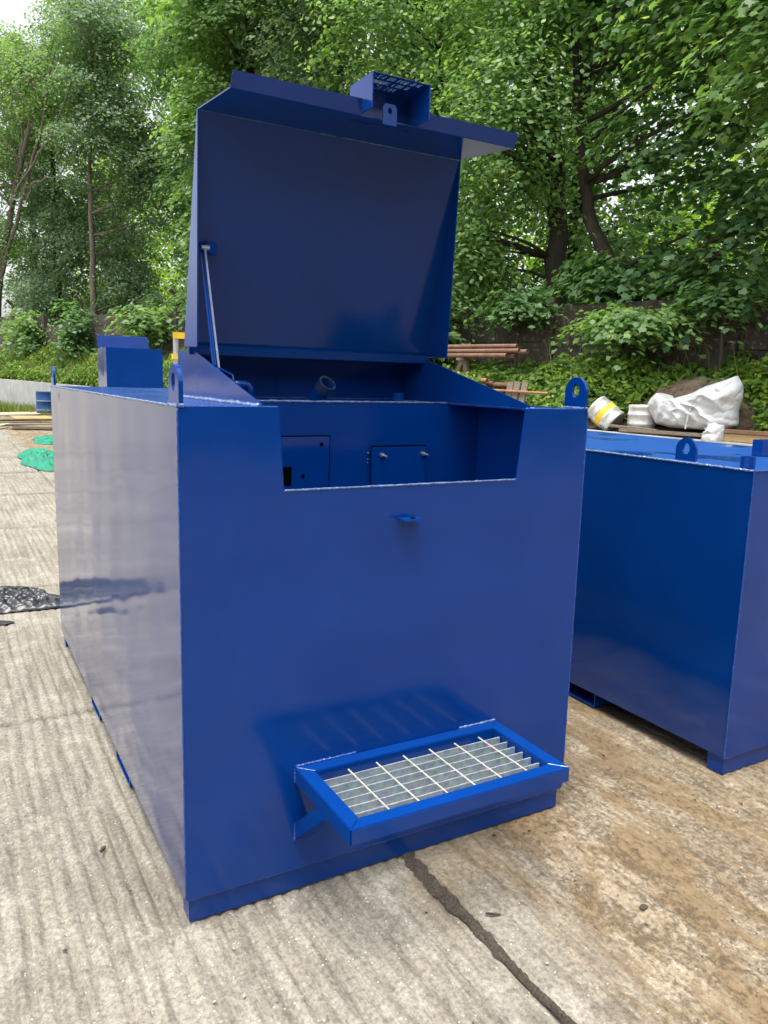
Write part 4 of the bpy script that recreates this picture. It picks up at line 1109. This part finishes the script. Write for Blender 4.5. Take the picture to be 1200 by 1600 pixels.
# white bulk bag
M['bag'] = simple('white_woven_plastic', (0.54, 0.56, 0.58), 0.42, 0, 0.07, 5, .25, 90)
_nt = M['bag'].node_tree
_w = N(_nt, 'ShaderNodeTexVoronoi', feature='DISTANCE_TO_EDGE'); _w.inputs['Scale'].default_value = 5.5
_ds = N(_nt, 'ShaderNodeMixRGB'); _ds.inputs[0].default_value = .25
_nz = N(_nt, 'ShaderNodeTexNoise'); _nz.inputs['Scale'].default_value = 4
_ps = mapping(_nt)
_nt.links.new(_ps, _ds.inputs[1]); _nt.links.new(_ps, _nz.inputs['Vector']); _nt.links.new(_nz.outputs['Color'], _ds.inputs[2]); _nt.links.new(_ds.outputs[0], _w.inputs['Vector'])
bump(_nt, _nt.nodes['Principled BSDF'], math_n(_nt, 'MINIMUM', _w.outputs['Distance'], .16), .6, .08)
def bulk_bag():
    root = empty('bulk_bag', B(11.0, 4.75, .93), 'crumpled white woven plastic bulk bag slumped on planks on the bank', 'bag')
    OUT = [(5.50, 1.30), (5.44, 1.40), (5.36, 1.46), (5.18, 1.36), (4.83, 1.47), (4.62, 1.58), (4.42, 1.65), (4.25, 1.72), (4.17, 1.60), (4.16, 1.42), (4.20, 1.24), (4.18, 1.04), (4.33, .95), (4.6, .95), (4.85, .95), (5.1, .95), (5.33, 1.0), (5.44, 1.14)]
    # resample the outline, then close it with two bulging creased faces
    P = np.array(OUT + [OUT[0]]); L_ = np.concatenate([[0], np.cumsum(np.linalg.norm(np.diff(P, axis=0), axis=1))])
    nu, nv = 110, 26
    t = np.linspace(0, L_[-1], nu, endpoint=False)
    O = np.stack([np.interp(t, L_, P[:, 0]), np.interp(t, L_, P[:, 1])], 1)
    ctr = np.array([4.72, 1.24]); V = []; F = []
    ks = np.linspace(1, 0, nv)
    for sgn in (-1, 1):
        for k in ks:
            Q = ctr + (O - ctr) * k
            dep = math.sqrt(max(0, 1 - k ** 2.6))
            s_, z_ = Q[:, 0], Q[:, 1]
            f1 = 1.6 * (1 - np.clip(np.abs(sines(s_ + .5 * z_, z_ * .45 - .3 * s_, 51, 2, 1.0)), 0, 1)) ** 3 - .5
            f2 = 1.8 * (1 - np.clip(np.abs(sines(s_ * .8 - z_, z_ + .3 * s_, 52, 3, 1.9)), 0, 1)) ** 4 - .4
            dn = dep * (.27 + .055 * f1 + .028 * f2) * np.clip(1.25 - .55 * (z_ - .95), .5, 1.3) + .012
            V.append(np.stack([sgn * dn, s_, z_], 1))
    V = np.concatenate(V); half = nu * nv
    for h in (0, half):
        for j in range(nv - 1):
            for i in range(nu):
                q = (h + j * nu + i, h + j * nu + (i + 1) % nu, h + (j + 1) * nu + (i + 1) % nu, h + (j + 1) * nu + i)
                F.append(q if h == 0 else q[::-1])
    F += [(i, half + i, half + (i + 1) % nu, (i + 1) % nu) for i in range(nu)]
    o0 = B(11.0, 4.75, .93)
    VV = [B(11.0 + a_, b_, c_) - o0 for a_, b_, c_ in V]
    MB().add(VV, F).build('bag_body', M['bag'], root, smooth=True)
    # tapering lifting corner at the right end, a strap and a hanging tail
    def lump(pts, rad, nm):
        mb = MB(); P = []; Q = []
        for k in range(13):
            t = k / 12 * (len(pts) - 1); i = min(int(t), len(pts) - 2)
            P.append(Vector(pts[i]).lerp(Vector(pts[i + 1]), t - i)); Q.append(rad[i] + (rad[i + 1] - rad[i]) * (t - i))
        mb.tube(P, Q, 16, jitter=.22)
        return mb.build(nm, M['bag'], root, smooth=True)
    f = lambda n_, s, z: B(n_, s, z) - B(11.0, 4.75, .93)
    lump([f(10.72, 4.36, 1.0), f(10.62, 4.36, .86), f(10.52, 4.37, .80)], [.14, .13, .10], 'tail')
    mb = MB(); 
    mb.tube([f(10.66, 4.76, .97), f(10.67, 4.74, 1.15), f(10.69, 4.70, 1.34), f(10.83, 4.68, 1.52)], .012, 6); mb.build('strap', M['bag'], root)
bulk_bag()
# soil heap behind the bag
M['heap_soil'] = simple('loose_soil', (0.10, 0.072, 0.048), .95, 0, .55, 9, 1.0, 26)
def heap():
    n = 60; xs = np.linspace(-1, 1, n); X, Y = np.meshgrid(xs, xs)
    Z = .50 * np.clip(1 - X ** 2 - Y ** 2, 0, 1) ** .8 + .07 * sines(X, Y, 61, 6, 1.4)
    Z[(X ** 2 + Y ** 2) > 1] = -.2
    V = np.stack([X.ravel() * .95, Y.ravel() * .5, Z.ravel()], 1); i = np.arange(n * n).reshape(n, n)
    F = np.stack([i[:-1, :-1], i[:-1, 1:], i[1:, 1:], i[1:, :-1]], -1).reshape(-1, 4)
    o = link('soil_heap', np_mesh('soil_heap', V, np.full(len(F), 4), F.ravel()), M['heap_soil'], loc=B(11.55, 4.95, 1.18), smooth=True)
    o.rotation_euler = (0, 0, BROT)
    tag(o, 'brown soil heap showing behind the white bag', 'soil heap')
heap()
# planks and timbers under the bag
for (sa, sb, n_, z, w, h, m, lab, dz) in (
        (5.75, 4.35, 10.70, edge_z(5) + .05, .16, .045, 'wood_grey', 'long weathered plank along the bank edge under the white bag', -.0),
        (5.6, 4.5, 10.92, edge_z(5) + .045, .16, .045, 'wood_grey', 'second weathered plank under the white bag, set further back', .0),
        (5.95, 5.2, 10.72, edge_z(5) + .10, .10, .035, 'wood_grey', 'short dark plank sloping across the front of the upright keg', -.03),
        (4.28, 2.2, 10.74, edge_z(4) + .06, .16, .11, 'wood_tan', 'squared tan timber on the bank edge right of the bag', 0)):
    a = B(n_, sa, z); b = B(n_, sb, z + dz)
    tag(MB().bar(Vector((0, 0, 0)), b - a, w, h).build('timber' if m == 'wood_tan' else 'plank', M[m], None, .006, loc=a), lab, 'timber' if m == 'wood_tan' else 'plank', 'timbers along the bank edge')
a = B(10.74, 4.33, edge_z(4) + .14); b = B(10.74, 2.2, edge_z(4) + .14)
tag(MB().bar(Vector((0, 0, 0)), b - a, .2, .045).build('steel_flat', M['rust'], None, .004, loc=a), 'rusty steel length lying on top of the tan timber', 'steel')

# ------------------------------------------------------------------ unseen building added behind the viewer to darken the tank front and its reflections
M['clad'] = simple('dark_cladding', (0.05, 0.06, 0.06), .6, 0, .25, 1.5)
M['clad_door'] = simple('roller_door', (0.10, 0.12, 0.14), .5, 0, .2, 2)
ws = empty('added_workshop', (1.0, -13.0, 0), 'unseen dark clad building added behind the viewer to darken the tank front', 'building')
mb = MB(); x = -16.0
while x < 16:
    mb.box((x, 0.0, 0.0), (x + .16, .05, 6.0)); mb.box((x + .162, -.03, 0.0), (x + .30, .02, 6.0)); x += .302
mb.build('wall', M['clad'], ws)
for x0 in (-9, -2, 6):
    d = MB().box((x0, .055, 0), (x0 + 4, .10, 4.2)).build('roller_door', M['clad_door'], ws)
    for k in range(12):
        MB().box((x0 + .02, .1005, .05 + k * .345), (x0 + 3.98, .125, .37 + k * .345)).build('slat', M['clad_door'], d, .01)
MB().prism([(-16.4, .4, 5.95), (-16.4, -12, 8.5), (-16.4, -12, 8.6), (-16.4, .4, 6.05)], (32.8, 0, 0)).build('roof', M['clad'], ws)

# ------------------------------------------------------------------ yard clutter, left
M['drum'] = blue_paint('drum_blue', base=(0.012, 0.06, 0.20), rough=.45)
M['drum_ring'] = simple('drum_ring', (0.30, 0.36, 0.42), .5, .3)
dr = empty('steel_drum', (2.36, 25.35, 0), 'blue steel drum with two rings in front of the pale retaining wall', 'drum')
prof = [(.27, 0), (.29, .012), (.286, .03), (.285, .28), (.297, .295), (.285, .31), (.285, .57), (.297, .585), (.285, .60), (.285, .85), (.292, .868), (.285, .882), (.27, .87), (.05, .868)]
MB().lathe(prof, 30).build('body', M['drum'], dr, smooth=True)
for z in (.285, .575):
    MB().lathe([(.296, z), (.301, z + .004), (.301, z + .018), (.296, z + .022)], 30).build('ring', M['drum_ring'], dr)

M['tarp'] = simple('green_tarpaulin', (0.004, 0.20, 0.12), .55, 0, .3, 3, .2, 40)
M['bin_bag'] = simple('black_plastic_film', (0.022, 0.025, 0.03), .3, 0, .3, 9)
def crumpled(name, label, cat, loc, sx, sy, h, m, seed, rz=0, res=60, f=2.0, sharp=1.0):
    xs = np.linspace(-1, 1, res); X, Y = np.meshgrid(xs, xs)
    th = np.arctan2(Y, X); rr = np.hypot(X, Y)
    g_ = np.random.default_rng(seed)
    outl = .78 + .16 * np.sin(2 * th + g_.uniform(0, 6)) + .12 * np.sin(3 * th + g_.uniform(0, 6)) + .06 * np.sin(7 * th + g_.uniform(0, 6))
    sq = np.maximum(np.abs(X), np.abs(Y)); k = sq / np.maximum(rr, 1e-6)
    Xo, Yo = X * k * outl, Y * k * outl
    fall = np.clip(1 - sq, 0, 1) ** .6
    ridge = 1 - np.abs(sines(Xo * sx, Yo * sy, seed, 5, f)) * 1.4
    Z = h * fall * np.clip(.35 + .65 * ridge * sharp, .02, 1.3) + .004
    V = np.stack([Xo.ravel() * sx, Yo.ravel() * sy, Z.ravel()], 1)
    i = np.arange(res * res).reshape(res, res)
    F = np.stack([i[:-1, :-1], i[:-1, 1:], i[1:, 1:], i[1:, :-1]], -1).reshape(-1, 4)
    # closed underside
    n0 = len(V); Vb = V.copy(); Vb[:, 2] = np.maximum(0.0, V[:, 2] - .003) * 0
    V2 = np.concatenate([V, Vb]); F2 = np.concatenate([F, F[:, ::-1] + n0])
    o = link(name, np_mesh(name, V2, np.full(len(F2), 4), F2.ravel()), M[m], loc=loc, smooth=(sharp < 1))
    o.rotation_euler = (0, 0, rz)
    return tag(o, label, cat)
crumpled('tarpaulin', 'larger crumpled green tarpaulin on the ground left of the large tank', 'tarpaulin', (0.95, 12.3, 0), .55, 1.75, .25, 'tarp', 21, rz=.1, f=1.9, sharp=1.0)
crumpled('tarpaulin', 'smaller green tarpaulin scrap lying behind the larger one', 'tarpaulin', (1.62, 16.9, 0), .55, 1.6, .11, 'tarp', 22, rz=-.2, f=1.9, sharp=1.0)
crumpled('plastic_sheet', 'crumpled black plastic sheeting on the concrete beside the large tank', 'plastic sheet', (-0.33, 3.62, 0), .72, .30, .12, 'bin_bag', 23, rz=-.06, res=120, f=5.0)
crumpled('plastic_scrap', 'small black plastic scrap near the left edge in front of the sheeting', 'plastic scrap', (-0.36, 3.16, 0), .14, .09, .02, 'bin_bag', 24, res=40, f=6)
# boards lying about
for (x, y, rz, l, w, z, m, lab) in ((1.25, 25.2, 0.25, 2.4, .9, .16, 'wood_pale', 'pale sheet of board on the pile farthest from the tank'),
                                 (1.95, 21.0, -.35, 1.9, 1.0, .10, 'wood_grey', 'thin grey board lying nearest the tank on the pile'),
                                 (1.1, 22.6, .5, 1.8, .35, .06, 'wood_grey', 'narrow grey board at the left of the board pile'),
                                 (2.2, 23.8, .1, 1.9, .9, .12, 'wood_tan', 'tan board lying beneath the pale sheet'),
                                 (0.85, 21.4, 1.2, 1.0, .12, .05, 'wood_pale', 'short pale batten at the left edge of the board pile')):
    o = MB().box((-l / 2, -w / 2, 0), (l / 2, w / 2, .03)).build('board', M[m], None, .003, loc=(x, y, z))
    o.rotation_euler = (random.uniform(-.05, .05), random.uniform(-.03, .03), rz)
    tag(o, lab, 'board', 'boards lying on the ground')
    for q in (-l * .35, l * .35):
        pass
o = MB().box((-.7, -.06, 0), (.7, .06, .06)).build('batten', M['wood_grey'], None, .003, loc=(1.7, 20.6, 0)); o.rotation_euler = (0, 0, -.4)
tag(o, 'dark batten propping up the nearest grey board', 'batten')

# ------------------------------------------------------------------ crumbs on the concrete
def pebble_mesh(seed):
    bm = bmesh.new(); bmesh.ops.create_icosphere(bm, subdivisions=1, radius=1); g_ = random.Random(seed)
    for v in bm.verts: v.co *= g_.uniform(.6, 1.15)
    me = bpy.data.meshes.new('crumb'); bm.to_mesh(me); bm.free(); return me
M['stone'] = simple('stone_crumb', (0.42, 0.38, 0.31), .9, 0, .3, 60)
M['mud_chip'] = simple('mud_chip', (0.16, 0.11, 0.06), .95, 0, .5, 40)
M['dark_chip'] = simple('dark_chip', (0.06, 0.045, 0.035), .85, 0, .4, 40)
def crumbs(name, label, cnt, xr, yr, smax, m, seed):
    g_ = np.random.default_rng(seed); base = pebble_mesh(seed)
    bv = np.array([v.co[:] for v in base.vertices]); bf = np.array([p.vertices[:] for p in base.polygons])
    V = []; F = []
    for k in range(cnt):
        sc = smax * (.18 + .82 * g_.random() ** 3); a = g_.uniform(0, 6.28)
        q = bv * np.array([sc * g_.uniform(.7, 1.7), sc * .8, sc * .5])
        q = np.stack([q[:, 0] * math.cos(a) - q[:, 1] * math.sin(a), q[:, 0] * math.sin(a) + q[:, 1] * math.cos(a), q[:, 2]], 1)
        q += np.array([g_.uniform(*xr), g_.uniform(*yr), sc * .25])
        F.append(bf + k * len(bv)); V.append(q)
    F = np.concatenate(F)
    o = link(name, np_mesh(name, np.concatenate(V), np.full(len(F), 3), F.ravel()), M[m])
    return tag(o, label, 'grit', kind='stuff')
crumbs('pale_grit', 'pale stone grit scattered over the concrete', 900, (-2.2, 4), (-1.9, 4), .007, 'stone', 1)
crumbs('dark_grit', 'dark crumbs of dirt scattered over the concrete', 900, (-2.2, 4), (-1.9, 4), .006, 'dark_chip', 2)
crumbs('mud_grit', 'brown dirt crumbs on the muddy slabs between the tanks', 5000, (1.0, 3.4), (-1.9, 2.2), .0045, 'mud_chip', 3)
def chip(name, label, cat, loc, l, w, h, rz, m):
    o = MB().prism([(-l / 2, -w / 2, 0), (l * .4, -w * .6, 0), (l / 2, w * .2, 0), (l * .1, w / 2, 0), (-l * .45, w * .35, 0)], (0, 0, h)).build(name, M[m], None, 0, loc=loc)
    o.rotation_euler = (0, .08, rz)
    return tag(o, label, cat)
chip('bark_chip', 'dark wood chip on the pale concrete left of the tank front', 'chip', (-0.145, 0.47, .003), .032, .009, .008, 1.0, 'dark_chip')
chip('leaf_scrap', 'dark flat scrap lying on the muddy concrete at lower right', 'scrap', (1.22, -0.54, .003), .03, .018, .002, .2, 'dark_chip')
chip('wood_sliver', 'thin dark sliver beside the joint in the concrete', 'sliver', (0.80, -0.36, .002), .045, .006, .004, -.5, 'dark_chip')

scene.render.resolution_x, scene.render.resolution_y = 768, 1024
